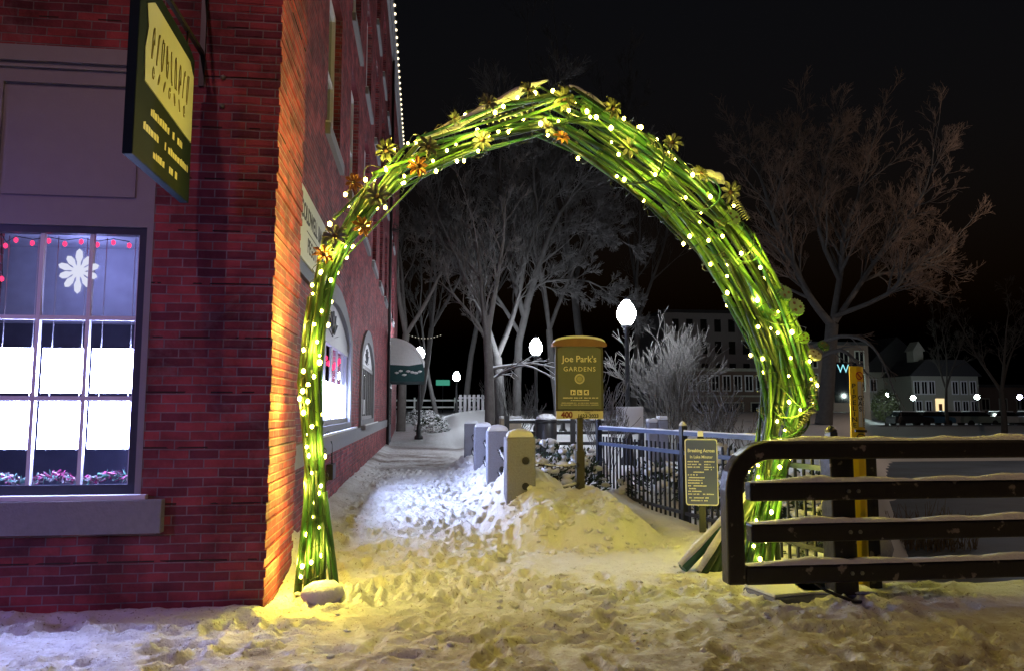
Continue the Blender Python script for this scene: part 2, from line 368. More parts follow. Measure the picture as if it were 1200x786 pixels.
M['signgreen'] = mat('dark_green_sign_board', (.002, .011, .022), .75, spec=.15)
M['signgold'] = mat('gold_sign_field', (.55, .56, .50), .5, var=.08)
M['cream'] = mat('cream_lettering', (.72, .66, .48), .5, var=.05)
M['ink'] = mat('dark_lettering', (.03, .03, .03), .6)
M['red'] = mat('red_paint', (.42, .03, .03), .5)
M['whitesign'] = mat('white_sign_face', (.62, .66, .64), .5, var=.06)
M['olive'] = mat('olive_sign_face', (.115, .125, .10), .5, var=.08)
M['brownpost'] = mat('dark_olive_post', (.05, .045, .03), .5)
M['infogrey'] = mat('slate_sign_face', (.08, .105, .32), .45, var=.06)
M['whitep'] = mat('white_paint', (.75, .76, .78), .5, var=.05)
M['awning'] = mat('green_canvas', (.012, .055, .06), .7, var=.2)
M['yellow'] = mat('yellow_marker_plastic', (.85, .60, .03), .45, var=.06)
M['tinsel1'] = mat('pink_tinsel', (.75, .12, .35), .4); M['tinsel2'] = mat('mint_tinsel', (.25, .65, .5), .4)
M['millwall'] = mat('grey_mill_wall', (.34, .33, .34), .85)
M['housewall'] = mat('pale_clapboard', (.42, .42, .37), .8)
M['roofdark'] = mat('dark_roof', (.05, .05, .055), .8)
M['tyre'] = mat('tyre_rubber', (.02, .02, .02), .8)
M['ice'] = mat('snowy_river_ice', (.12, .155, .22), .7, var=.45, scale=.5, bump=.05, bscale=1.5)
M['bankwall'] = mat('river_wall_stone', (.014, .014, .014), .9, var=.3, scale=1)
M['weed'] = mat('dry_weed', (.16, .12, .08), .9)

# ------------------------------------------------------------------ terrain
rng = np.random.default_rng(5)
_perm = rng.random((256, 256))
def vnoise(x, y):
    xi = np.floor(x).astype(int); yi = np.floor(y).astype(int); fx = x-xi; fy = y-yi
    fx = fx*fx*(3-2*fx); fy = fy*fy*(3-2*fy)
    g = lambda a, b: _perm[a % 256, b % 256]
    return (g(xi, yi)*(1-fx)+g(xi+1, yi)*fx)*(1-fy)+(g(xi, yi+1)*(1-fx)+g(xi+1, yi+1)*fx)*fy
def fbm(x, y, o=4):
    s = 0; a = .5; f = 1
    for i in range(o): s = s + a*(vnoise(x*f+i*17.3, y*f+i*9.1)-.5); a *= .5; f *= 2.03
    return s
def ss(a, b, t):
    t = np.clip((t-a)/(b-a), 0, 1); return t*t*(3-2*t)
def river_x(y): return np.maximum(.62*y+.25, 4.15)
def macro(x, y):
    x = np.asarray(x, float); y = np.asarray(y, float)
    z = .03+.07*ss(7, 13, y)+1.15*ss(28, 60, y)
    z = z+.75*np.exp(-((x-3.6)/3.0)**2-((y-41)/7)**2)
    # plough bank along the granite posts and the heap before the sign
    z = z+.34*np.exp(-((x-1.28)/.42)**2)*ss(8.6, 9.4, y)*(1-ss(18.5, 20, y))
    heap = ss(.70, 1.30, x+.25*fbm(x*2, y*2, 3))*(1-ss(2.2, 2.75, x))*ss(7.75, 8.35, y+.5*fbm(x*1.7+9, y*1.7, 3))*(1-ss(9.3, 11.5, y))
    z = z+heap*(.40+.16*fbm(x*1.6+3, y*1.6, 3))
    z = z+.20*ss(1.2, 1.9, x)*ss(10, 11.5, y)*(1-ss(40, 55, y))
    fx = 3.62-(y-6.6)*.145
    z = z+.13*np.exp(-((x-fx+.28)/.38)**2)*ss(6.9, 8.2, y)*(1-ss(10, 12, y))
    # drifts against the brick
    z = z+.26*np.exp(-((x+1.30)/.30)**2-((y-7.45)/.62)**2)+.10*np.exp(-((x+1.35)/.22)**2)*ss(7, 8, y)*(1-ss(29, 31, y))
    z = z+.10*np.exp(-((x+.72)/.22)**2-((y-6.13)/.16)**2)
    z = z+.05*np.exp(-((y-5.72)/.14)**2)*(1-ss(-1.2, -1.0, x))
    # river
    d = x-river_x(y)
    z = z-2.4*ss(-.7, 1.3, d)*ss(6.02, 6.35, y)*(1-ss(71.5, 72.2, y))
    z = z-(z+.25)*ss(71.5, 72.2, y)*ss(-2, 2, d)
    return z
def gz(x, y): return float(macro(x, y))
def axis(a, segs):
    out = [a]
    for b, st in segs:
        n = max(1, int(round((b-out[-1])/st))); out.extend(np.linspace(out[-1], b, n+1)[1:])
    return np.array(out)
gx = axis(-400, [(-60, 40), (-14, 4), (-5, .5), (-3.2, .07), (4.6, .024), (7, .06), (16, .3), (60, 1.2), (140, 5), (400, 40)])
gy = axis(-60, [(-4, 6), (2.6, .3), (3.4, .05), (10.5, .024), (16, .05), (30, .12), (60, .5), (80, .9), (140, 6), (900, 80)])
X, Y = np.meshgrid(gx, gy)
Z = macro(X, Y)
near = ss(2, 3.2, Y)*(1-ss(26, 40, Y))*ss(-6, -4, X)*(1-ss(5, 7, X))
tr = np.where((X < 1.0) | (Y < 8.0), 1.0, .45)
Z += near*tr*(.060*fbm(X*2.1, Y*2.1, 4)+.040*np.abs(fbm(X*6.5+4, Y*6.5, 4))+.022*fbm(X*15, Y*15, 2))
hp = ss(.8, 1.3, X)*(1-ss(2.6, 3.0, X))*ss(7.8, 8.3, Y)*(1-ss(9.4, 11, Y))
Z += hp*(.20*np.abs(fbm(X*4.2+2, Y*4.2, 4))+.07*fbm(X*10, Y*10, 3))
bk = np.exp(-((X-1.1)/.4)**2)*ss(8.6, 9.4, Y)*(1-ss(18, 20, Y))
Z += bk*(.30*np.abs(fbm(X*4, Y*4, 4))+.08*fbm(X*12, Y*12, 2))
# footprints
for i in range(1300):
    if i < 800: fx_, fy_ = rng.uniform(-1.15, 1.0), rng.uniform(5.9, 18)
    else: fx_, fy_ = rng.uniform(-3.2, 4.4), rng.uniform(2.9, 6.6)
    if fx_ < -1.0 and fy_ > 5.6: continue
    a = rng.normal(0, .35) + (math.pi/2 if i >= 800 and rng.random() < .7 else 0); ca, sa = math.cos(a), math.sin(a)
    ix = slice(*np.searchsorted(gx, [fx_-.3, fx_+.3])); iy = slice(*np.searchsorted(gy, [fy_-.3, fy_+.3]))
    dx = X[iy, ix]-fx_; dy = Y[iy, ix]-fy_
    u = dx*ca+dy*sa; w = -dx*sa+dy*ca
    q = (u/.055)**2+(w/.145)**2
    Z[iy, ix] += rng.uniform(.4, 1.2)*(-.038*np.exp(-q**2)+.020*np.exp(-((np.sqrt(q)-1.40)/.22)**2))
ny, nx = X.shape
idx = np.arange(ny*nx).reshape(ny, nx)
quads = np.stack([idx[:-1, :-1], idx[:-1, 1:], idx[1:, 1:], idx[1:, :-1]], -1).reshape(-1, 4)
me = bpy.data.meshes.new('ground')
me.vertices.add(ny*nx); me.vertices.foreach_set('co', np.stack([X, Y, Z], -1).ravel())
me.loops.add(quads.size); me.loops.foreach_set('vertex_index', quads.ravel().astype(np.int32))
me.polygons.add(len(quads)); me.polygons.foreach_set('loop_start', np.arange(0, quads.size, 4, dtype=np.int32))
me.polygons.foreach_set('use_smooth', np.ones(len(quads), bool)); me.update(calc_edges=True); me.validate()
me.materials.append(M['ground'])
go = bpy.data.objects.new('ground', me); C.objects.link(go); go['kind'] = 'structure'
random.seed(77); cr = MB()
def zat(x, y):
    i = min(max(int(np.searchsorted(gx, x)), 1), len(gx)-1); j = min(max(int(np.searchsorted(gy, y)), 1), len(gy)-1); return float(Z[j, i])
def clod(x, y, r):
    vs_, fs_ = ICO[1]; rr = [rnd(.72, 1.2) for _ in vs_]
    cr.add([(x+v[0]*r*q*1.25, y+v[1]*r*q*1.1, zat(x, y)+v[2]*r*q*.8) for v, q in zip(vs_, rr)], fs_, 0, False)
for k in range(650):
    t = random.random()
    if t < .40: x, y = rnd(.75, 2.75), rnd(7.6, 9.0)
    elif t < .60: x, y = rnd(.6, 1.2), rnd(8.6, 17)
    elif t < .68: x, y = rnd(-1.3, -1.0), rnd(8, 20)
    else: x, y = rnd(-1.0, 3.0), rnd(4.4, 8)
    clod(x, y, random.choice((.012, .016, .02, .028, .04, .055)) if t < .6 else random.choice((.008, .012, .016, .024)))
co_ = cr.build('snow_crumbs', M['snow']); co_['kind'] = 'stuff'
ri = MB().box((3.2, 6.1, -1.75), (200, 72.5, -1.62)).build('river', M['ice']); ri['kind'] = 'structure'

# ------------------------------------------------------------------ brick building
FY = 5.77; CX = -1.13; WX = -1.35; PY = 6.95; BT = 15.9; BE = 40.0
bld = thing('brick_building', 'red brick mill building with arched side windows along the snowy path', 'building', (0, 0, 0))
front = frame_mat((0, FY, 0), (1, 0, 0), (0, 0, 1))       # local z = -Y (towards street)
side = frame_mat((WX, 0, 0), (0, 1, 0), (0, 0, 1))        # local z = +X (towards path)
bay = (-3.26, -2.02, .86, 4.22)
flat_with_holes('front_wall', [(-9, -.6), (CX-.012, -.6), (CX-.012, BT), (-9, BT)],
                [[(bay[0], bay[2]), (bay[1], bay[2]), (bay[1], bay[3]), (bay[0], bay[3])]], front, .38, M['brick'], bld)
# corner pier: real courses, toothed edge
pm = MB(); z = -.6
while z < BT:
    j = rnd(-.009, .011); k = rnd(-.006, .008)
    pm.box((CX-.36, FY-.004-.003*abs(k), z), (CX+j, PY+k, z+.0622)); pm.box((CX-.36, FY+.004, z+.0622), (CX-.012, PY-.008, z+.0677)); z += .0677
pm.build('corner_pier', M['brick'], bld)
def arch_poly(y0, y1, z0, zs, zt, n=14):
    c = (y0+y1)/2; h = (y1-y0)/2; rise = zt-zs; r = (h*h+rise*rise)/(2*rise); zc = zt-r; a = math.asin(min(1, h/r))
    return [(y0, z0), (y1, z0)] + [(c+r*math.sin(a-2*a*i/n), zc+r*math.cos(a-2*a*i/n)) for i in range(n+1)]
AW = [(9.1, 14.1, 1.16, 2.72, 3.30), (16.5, 20.8, 1.16, 2.72, 3.34)]
UPW = []
for zi, (zb, zt) in enumerate(((5.4, 7.8), (8.75, 11.1), (12.1, 14.3))):
    for k in range(8): UPW.append((10.15+3.2*k, 11.75+3.2*k, zb, zt))
holes = [arch_poly(*a) for a in AW] + [[(a, c), (b, c), (b, d), (a, d)] for a, b, c, d in UPW]
flat_with_holes('side_wall', [(PY-.02, -.6), (BE, -.6), (BE, BT), (PY-.02, BT)], holes, side, .36, M['brick'], bld)
MB().box((-9, BE-.3, -.6), (WX-.37, BE, BT)).build('rear_wall', M['brick'], bld)
MB().box((-9.3, FY-.25, BT), (WX+.16, BE+.2, BT+.25)).build('roof', M['roofdark'], bld)
cm = MB().box((WX+.002, PY, BT-.45), (WX+.10, BE, BT-.02)); cm.box((WX+.10, PY, BT-.2), (WX+.19, BE, BT-.02)); cm.build('cornice', M['greypaint'], bld)
MB().box((WX+.002, PY+.01, .88), (WX+.055, 29.0, 1.13)).build('stone_belt', M['stone'], bld)
# front bay: grey panelled wood over the shop window
bx0, bx1, bz0, bz1 = bay
wz0, wz1 = .93, 2.84
pb = MB()
pb.box((bx0, FY+.02, wz1+.02), (bx1, FY+.10, bz1-.16))
pb.box((bx0, FY-.005, wz1+.02), (bx1, FY+.02, wz1+.22)); pb.box((bx0, FY-.005, 3.95), (bx1, FY+.02, bz1-.16))
pb.box((bx1-.12, FY-.005, wz1+.22), (bx1, FY+.02, 3.95)); pb.box((bx0, FY-.005, wz1+.22), (bx0+.12, FY+.02, 3.95))
pb.box((bx0+.15, FY+.008, wz1+.25), (bx1-.15, FY+.02, 3.92))
po = pb.build('timber_panel', M['greypaint'], bld)
lm = MB().box((bx0-.02, FY-.05, bz1-.12), (bx1+.02, FY+.06, bz1)); lm.box((bx0, FY-.025, bz1-.16), (bx1, FY+.06, bz1-.12)); lm.build('lintel_moulding', M['greypaint'], bld)
win = MB()
win.box((bx1-.045, FY-.005, bz0), (bx1, FY+.09, wz1+.02)); win.box((bx0, FY-.005, bz0), (bx0+.045, FY+.09, wz1+.02))
win.box((bx0+.045, FY+.0855, wz1-.03), (bx1-.045, FY+.0905, wz1+.02)); wo = win.build('window', M['greypaint'], bld)
fr = MB(); fx0, fx1 = bx0+.045, bx1-.045
fr.box((fx1-.055, FY+.012, bz0), (fx1, FY+.085, wz1+.02)); fr.box((fx0, FY+.012, bz0), (fx0+.055, FY+.085, wz1+.02))
fr.box((fx0+.055, FY+.012, wz1-.035), (fx1-.055, FY+.085, wz1+.02)); fr.box((fx0+.055, FY+.012, bz0), (fx1-.055, FY+.085, bz0+.10))
fr.build('frame', M['darkframe'], wo)
mu = MB(); gx0, gx1, gz0, gz1 = fx0+.055, fx1-.055, bz0+.10, wz1-.035
cols = [gx0+(gx1-gx0)*k/3 for k in range(4)]; rows = [gz0, 1.585, 2.175, gz1]
for c in cols[1:3]: mu.box((c-.014, FY+.03, gz0), (c+.014, FY+.07, gz1))
for r_ in rows[1:3]:
    for a, b in zip(cols[:-1], cols[1:]): mu.box((a+.0142, FY+.032, r_-.016), (b-.0142, FY+.068, r_+.016))
for a in (gx0, gx1): mu.box((a-.012, FY+.03, gz0), (a+.012, FY+.07, gz1))
mu.build('muntin', M['whitewood'], wo)
MB().box((gx0, FY+.048, gz0), (gx1, FY+.053, gz1)).build('pane', M['glass'], wo)
MB().box((bx0-.16, FY-.075, .62), (bx1+.17, FY+.30, .858)).build('window_sill', M['stone'], bld, .006)
MB().box((bx0+.01, FY-.06, .86), (bx1+.05, FY+.09, .892)).build('sill_ledge', M['whitewood'], bld)
# the room behind it
rm = MB()
rm.box((-5, FY+2.6, 0), (-1.6, FY+2.65, 4.2)); rm.box((-5.05, FY+.4, 0), (-5, FY+2.65, 4.2)); rm.box((-1.6, FY+.4, 0), (-1.55, FY+2.65, 4.2)); rm.box((-5, FY+.4, -.05), (-1.6, FY+2.6, 0))
rm.build('room', M['room'], bld)
MB().box((-5, FY+.4, 3.0), (-1.6, FY+2.6, 3.08)).build('room_ceiling', M['ceil'], bld)
MB().box((-5, FY+1.5, 2.3), (-1.6, FY+1.62, 3.0)).build('ceiling_soffit', M['ceil'], bld)
lamp_light('room_fill_light', 'POINT', (-2.6, FY+1.5, 1.05), 11, (.42, .42, 1), .15)  # added low fill with no lamp there, lifts the gaps between the screens
lamp_light('room_fill_light', 'POINT', (-2.9, FY+1.0, 2.75), 9, (.42, .45, 1), .15)

def arched_window(y0, y1, z0, zs, zt, lit):
    w = thing('arched_window', None, None); w.parent = bld
    outer = arch_poly(y0-.02, y1+.02, z0, zs, zt+.0); inner = arch_poly(y0+.20, y1-.20, z0+.12, zs-.05, zt-.20)
    Mx = side.copy(); Mx.translation = Vector((WX+.05, 0, 0))
    fo = flat_with_holes('surround', arch_poly(y0-.10, y1+.10, z0, zs+.02, zt+.09), [inner], Mx, .16, M['stone'], w)
    # fanlight board with a dark fan ornament
    tz = 2.52
    Mf = side.copy(); Mf.translation = Vector((WX-.02, 0, 0))
    n = 12
    ip = arch_poly(y0+.20, y1-.20, tz, zs-.05, zt-.20)
    flat_with_holes('fanlight', ip, [], Mf, .04, M['greypaint'] if lit else M['whitewood'], w)
    c = (y0+y1)/2; orn = MB()
    for k in range(7):
        a = math.pi*(k+.5)/7; d = (math.cos(a), math.sin(a)); q = (-d[1], d[0])
        orn.prism([(c+d[0]*.10+q[0]*.012*1, tz+.06+d[1]*.10), (c+d[0]*.42*1.5+q[0]*.05, tz+.06+d[1]*.42), (c+d[0]*.42*1.5-q[0]*.05, tz+.06+d[1]*.42)], Matrix.Translation((.004, 0, 0)) @ Mf, .02)
    orn.build('fan_ornament', M['darkframe'], w)
    mm = MB(); nb = 6
    xs = WX-.035
    for k in range(nb+1):
        y = y0+.2+(y1-y0-.4)*k/nb
        mm.box((xs-.02, y-.03 if k % 3 else y-.06, z0+.12), (xs+.012, y+.03 if k % 3 else y+.06, tz))
    mm.box((xs-.035, y0+.2, tz-.06), (xs+.035, y1-.2, tz+.03)); mm.box((xs-.035, y0+.2, z0+.08), (xs+.035, y1-.2, z0+.2))
    mm.build('muntin', M['greypaint'], w)
    MB().box((xs-.012, y0+.2, z0+.2), (xs-.006, y1-.2, tz-.06)).build('pane', M['glass'] if lit else M['darkglass'], w)
    MB().box((WX-.1, y0-.2, z0-.07), (WX+.16, y1+.2, z0+.0)).build('window_sill', M['stone'], w)
    MB().box((WX+.132, y0-.2, z0+.0), (WX+.155, y1+.2, z0+.03)).build('sill_snow', M['snow'], w)
    if lit:
        for k in range(nb):
            ya = y0+.2+(y1-y0-.4)*k/nb; yb = y0+.2+(y1-y0-.4)*(k+1)/nb
            MB().box((xs-.045, ya+.02, z0+.21), (xs-.035, yb-.02, 1.93)).build('lit_blind', M['sidepanel'], w)
        MB().box((WX-.9, y0-.3, .6), (WX-.88, y1+.3, 3.4)).build('room_back', M['ceil'], w)
        lamp_light('room_fill_light', 'POINT', (WX-.55, c, 2.35), 16, (.70, .74, 1), .2)
        fb = MB()
        for k in range(9):
            y = y0+.5+(y1-y0-1)*k/8
            fb.ball((WX-.13, y, 2.28+rnd(-.1, .1)), .05, 0, 1)
        fb.build('red_ornament', M['bulbr'], w)
    else:
        for k in range(1, 3):
            ya = y0+.2+(y1-y0-.4)*k/nb
            MB().box((xs-.004, ya+.08, z0+.24), (xs-.0005, ya+.5, 1.75)).build('paper_notice', M['whitep'], w)
    return w
for i, a in enumerate(AW): arched_window(*a, i == 0)
for (a, b, c_, d) in UPW:
    if a > 33: continue
    w = MB().box((WX-.20, a, c_), (WX-.16, b, d)).build('upper_window', M['darkglass'], bld)
    f_ = MB(); f_.box((WX-.16, a, c_), (WX-.11, a+.09, d)); f_.box((WX-.16, b-.09, c_), (WX-.11, b, d)); f_.box((WX-.16, a+.09, d-.1), (WX-.11, b-.09, d)); f_.box((WX-.16, (a+b)/2-.03, c_), (WX-.12, (a+b)/2+.03, d-.1)); f_.box((WX-.158, a+.09, (c_+d)/2-.03), (WX-.125, b-.09, (c_+d)/2+.03))
    f_.build('frame', M['whitewood'], w)
    s_ = MB().box((WX-.15, a-.12, c_-.16), (WX+.07, b+.12, c_)); s_.build('sill', M['stone'], w)
    MB().box((WX-.10, a-.10, c_), (WX+.06, b+.10, c_+.035)).build('sill_snow', M['snow'], w)
MB().tube([(WX+.07, 28.9, .1), (WX+.07, 28.9, 15.4)], .055, 8).build('downspout', M['black'], bld)
ob_ = MB().box((WX+.002, 11.0, .50), (WX+.10, 11.35, .72)); ob_.build('outlet_box', M['black'], bld, .01)
MB().tube([(WX+.06, 11.2, .72), (WX+.05, 11.2, 1.0), (WX+.07, 10.6, 1.2), (WX+.07, 10.3, 1.16)], .012, 6).build('outlet_cable', M['wire'], bld)
dr = MB().box((WX-.02, 30.2, .1), (WX+.05, 32.6, 2.6)).build('door', M['darkframe'], bld)
MB().box((WX+.05, 30.45, .9), (WX+.055, 32.35, 2.4)).build('pane', M['darkglass'], dr)

# awning over the far door
aw = thing('awning', 'green canvas awning with snow over the far side door', 'awning', (WX, 29.7, 2.62))
n = 10; a0 = [(0, 1.62)] + [(1.42*math.sin(math.pi/2*k/n), .30+1.32*math.cos(math.pi/2*k/n)) for k in range(1, n+1)] + [(1.42, 0), (1.39, 0)] + [(0, 0)]
MB().prism(a0, frame_mat((.02, 3.6, 0), (1, 0, 0), (0, 0, 1)), 3.6).build('canopy', M['awning'], aw)
sp_ = [(1.42*math.sin(math.pi/2*k/n)+.0, .30+1.32*math.cos(math.pi/2*k/n)) for k in range(0, 9)]
sp2 = [(x*1.02+.05, z_*1.04+.04) for x, z_ in reversed(sp_)]
MB().prism(sp_+sp2, frame_mat((.025, 3.58, 0), (1, 0, 0), (0, 0, 1)), 3.66).build('snow_cover', M['snow'], aw)
MB().prism([(x*.99, z_) for x, z_ in sp_]+[(sp_[-1][0]*.6, .62), (.0, .66)], frame_mat((.022, -.004, 0), (1, 0, 0), (0, 0, 1)), .05).build('end_snow', M['snow'], aw)
es = MB()
for k in range(7):
    es.ball((.35+.15*k, -.02, .34+.08*rnd(-1, 1)), .10, 0, 1, (1, .3, .5), .2)
es.build('valance_snow', M['snow'], aw)

# ------------------------------------------------------------------ window dressing
ld = thing('listing_display', 'six glowing white listing screens hung in two rows inside the front shop window', 'display', ((gx0+gx1)/2, FY+.11, 1.2))
for k in range(3):
    a, b = cols[k]+.018, cols[k+1]-.012
    for z0, z1 in ((1.215, 1.56), (1.625, 1.955)):
        o = MB().box((a-ld.location.x, -.01, z0-1.2), (b-ld.location.x, .01, z1-1.2)).build('screen', M['panel'], ld)
        MB().box((a-ld.location.x, .0105, z0-1.2), (b-ld.location.x, .03, z1-1.2)).build('screen_back', M['black'], o)
dw = MB()
for k in range(3):
    for s_ in (.2, .8):
        x = cols[k]+(cols[k+1]-cols[k])*s_-ld.location.x; dw.tube([(x, .015, 0), (x, .015, 1.6)], .003, 4)
dw.build('hanging_wire', M['whitep'], ld)
sf = at(92, 318, FY+.035)
so = thing('snowflake_ornament', 'large white paper snowflake hung in the middle top pane', 'ornament', sf)
sm_ = MB()
for k in range(10):
    T = frame_mat((0, 0, 0), (1, 0, 0), (0, 0, 1)) @ Matrix.Rotation(math.pi/2+2*math.pi*k/10, 4, 'Z')
    L_ = .17 if k % 5 == 0 else .14 if k % 2 else .15
    sm_.prism([(.0, -.012), (L_*.40, -.013), (L_*.62, -.026), (L_*.88, -.021), (L_, 0), (L_*.88, .021), (L_*.62, .026), (L_*.40, .013), (0, .012)], T, .003-.0001*k)
sm_.build('paper_star', glow('self_glowing_paper', (.8, .82, 1), .9), so)  # paper given its own glow in place of light from behind
rl = thing('red_string_lights', 'string of red bulbs across the top and left edge of the shop window', 'string lights', (gx0, FY+.10, gz1))
pts = [(gx0+.02, -.02), (gx0+.06, -.09)] + [(gx0+.13+.115*k, -.045-.02*(k % 2)) for k in range(8)]
pts2 = [(gx0+.05, -.34), (gx0+.02, -.55), (gx0+.03, -.85), (gx0+.01, -1.1)]
wm = MB().tube([(x-gx0, .0, z_+.03) for x, z_ in pts], .003, 4); wm.tube([(x-gx0, 0, z_+.03) for x, z_ in [pts[0]]+pts2], .003, 4); wm.build('wire', M['wire'], rl)
for x, z_ in pts[1:]+pts2:
    MB().ball((x-gx0, -.005, z_), .017, 0, 1, (1, .8, 1.3)).build('bulb', M['bulbr'], rl)
tg = thing('tinsel_garland', 'pink, mint and white tinsel garland along the bottom of the shop window', 'garland', (gx0, FY+.10, gz0))
for nm, mt_, sd in (('pink_tinsel', 'tinsel1', 1), ('mint_tinsel', 'tinsel2', 2), ('white_tinsel', 'whitep', 3)):
    random.seed(sd); tm = MB()
    for k in range(170):
        x = rnd(0, gx1-gx0); c = Vector((x, rnd(-.02, .05), rnd(.01, .07)+.02*math.sin(x*16))); d = Vector((rnd(-1, 1), rnd(-1, 1), rnd(-.4, 1))).normalized()*.025
        e = Vector((rnd(-1, 1), rnd(-1, 1), rnd(-1, 1))).normalized()*.007
        tm.add([c-d-e, c-d+e, c+d+e, c+d-e], [(0, 1, 2, 3)])
    tm.build(nm, M[mt_], tg)

# ------------------------------------------------------------------ hanging sign on the facade
hs = thing('hanging_sign', 'dark green and gold hanging shop sign on an iron bracket by the front window', 'sign', (-1.72, FY, 2.98))
yn, yf, h = -1.34, -.28, 1.10
SM = frame_mat((.03, 0, 0), (0, 1, 0), (0, 0, 1))
bd = MB().prism([(yn, 0), (yf, 0), (yf, h-.03), (yf-.12, h+.02), (yn+.12, h+.06), (yn, h+.02)], frame_mat((-.03, 0, 0), (0, 1, 0), (0, 0, 1)), .06); bd.build('board', M['signgreen'], hs, .006)
gp = [(yn+.12, .50), (yf-.03, .44), (yf-.03, .93), (yf-.12, 1.01), (yn+.22, 1.05), (yn+.10, .98), (yn+.14, .85), (yn+.10, .70)]
MB().prism(gp, SM, .006).build('gold_field', M['signgold'], hs)
gl = MB(); random.seed(4)
for k in range(9):
    y = yn+.22+k*.085; gl.tube([(.038, y+.02*math.cos(t), .78+.11*math.sin(t*1.3+k)) for t in np.linspace(0, 5, 10)], .0035, 4)
for k in range(7):
    y = yn+.24+k*.1; gl.tube([(.038, y+.015*math.cos(t), .60+.04*math.sin(t+k)) for t in np.linspace(0, 6, 8)], .003, 4)
gl.build('gilt_script', mat('faded_brown_script', (.30, .25, .11), .6), hs)
sl = MB(); Mp = frame_mat((.031, 0, 0), (0, 1, 0), (0, 0, 1))
small_print(sl, Mp, yn+.25, yf-.22, .36, .055); small_print(sl, Mp, yn+.14, yf-.06, .235, .055); small_print(sl, Mp, yn+.32, yf-.3, .11, .05)
sl.build('lettering', M['cream'], hs)
bk_ = MB().bar((0, 0, h+.16), (0, yn, h+.16), .03, .03); bk_.bar((0, -.005, h+.75), (0, yn+.25, h+.17), .022, .022); bk_.box((-.02, -.02, h-.1), (.02, .0, h+.9))
for y in (yn+.15, yf-.1): bk_.tube([(0, y, h+.02), (0, y, h+.16)], .008, 5)
bk_.build('bracket', M['black'], hs)
bs = MB()
for z_ in (h-.25, h-.02): bs.ball((.16, -.012, z_), .022, 0, 1)
bs.build('bolt', M['steel'], hs)

# wall sign on the side wall
ws = thing('wall_sign', 'white business sign with dark capital letters mounted on the side brick wall', 'sign', (WX, 8.2, 3.12))
MB().box((.004, -.6, 0), (.06, 2.0, .78)).build('board', M['whitesign'], ws, .005)
Mt = frame_mat((.061, .78, .52), (0, 1, 0), (0, 0, 1))
text('lettering', 'COLDWELL BANKER', .27, Mt, M['ink'], ws, bold=.006, sx=.86)
Mt = frame_mat((.061, .95, .20), (0, 1, 0), (0, 0, 1))
text('lettering', 'PEGGY CARTER', .24, Mt, M['ink'], ws, bold=.002, sx=.9)
MB().box((.061, .1, .345), (.064, 1.55, .355)).build('rule', M['ink'], ws)
MB().box((.0, -.6, -.16), (.05, 2.0, -.02)).build('backing_rail', M['darkframe'], ws)

# string of lights along the eave
es_ = thing('eave_string_lights', 'row of small white bulbs strung along the roof eave of the brick building', 'string lights', (WX+.21, 12, BT-.04))
MB().tube([(0, 0, 0), (0, 27.5, 0)], .012, 5).build('wire', M['wire'], es_)
b0 = None
for k in range(48):
    y = .1+27.3*(k/47)
    if b0 is None: b0 = MB().ball((0, 0, 0), .06, 0, 1).build('bulb', M['bulbw'], es_); b0.location = (0, y, -.05)
    else:
        c = b0.copy(); C.objects.link(c); c.location = (0, y, -.05)

# ------------------------------------------------------------------ the arch
random.seed(11)
AP0 = Vector((-.88, 6.16, 0)); AD = Vector((1, .19, 0)).normalized(); AN = Vector((AD.y, -AD.x, 0))     # AN faces the street
def on_arch(u, v):
    d = ray(u, v); t = (AP0-CAM).dot(AN)/d.dot(AN); return CAM+d*t
cl = [(367, 696, 38), (366, 660, 30), (369, 620, 23), (373, 570, 20), (370, 520, 20), (364, 470, 22), (366, 420, 23), (373, 370, 24), (380, 325, 27), (397, 283, 32), (424, 240, 42), (458, 204, 46), (502, 179, 46), (550, 162, 44), (600, 143, 50), (648, 131, 62), (702, 160, 68), (757, 200, 70), (812, 245, 70), (855, 298, 62), (888, 355, 62), (912, 408, 68), (922, 452, 66), (914, 500, 50), (900, 545, 42), (889, 590, 40), (880, 630, 40), (876, 664, 44)]
cp = [on_arch(u, v) for u, v, w in cl]
cw = [w*((p-CAM).dot(FW))/FPX*.5 for p, (u, v, w) in zip(cp, cl)]
# resample
seg = [0]
for a, b in zip(cp[:-1], cp[1:]): seg.append(seg[-1]+(b-a).length)
LEN = seg[-1]
def catmull(P, i, t):
    p0, p1, p2, p3 = P[max(i-1, 0)], P[i], P[i+1], P[min(i+2, len(P)-1)]
    return .5*((2*p1)+(p2-p0)*t+(2*p0-5*p1+4*p2-p3)*t*t+(3*p1-p0-3*p2+p3)*t**3)
def arc(s):
    s = min(max(s, 0), LEN-1e-6); i = 0
    while seg[i+1] < s: i += 1
    t = (s-seg[i])/(seg[i+1]-seg[i])
    return catmull(cp, i, t), cw[i]*(1-t)+cw[i+1]*t
def arcframe(s):
    c, w = arc(s); a, _ = arc(s-.05); b, _ = arc(s+.05); T = (b-a).normalized(); Nn = AN.cross(T).normalized()
    return c, w, T, Nn      # Nn in plane (one side), AN out of plane
def arc_pt(s, th, r):
    c, w, T, Nn = arcframe(s); return c+Nn*(w*r*math.cos(th))+AN*(w*.92*r*math.sin(th))
arch = thing('garden_arch', 'tall arch of bundled green metal pipes with metal flowers spanning the snowy path', 'arch', (cp[0].x, cp[0].y, 0))
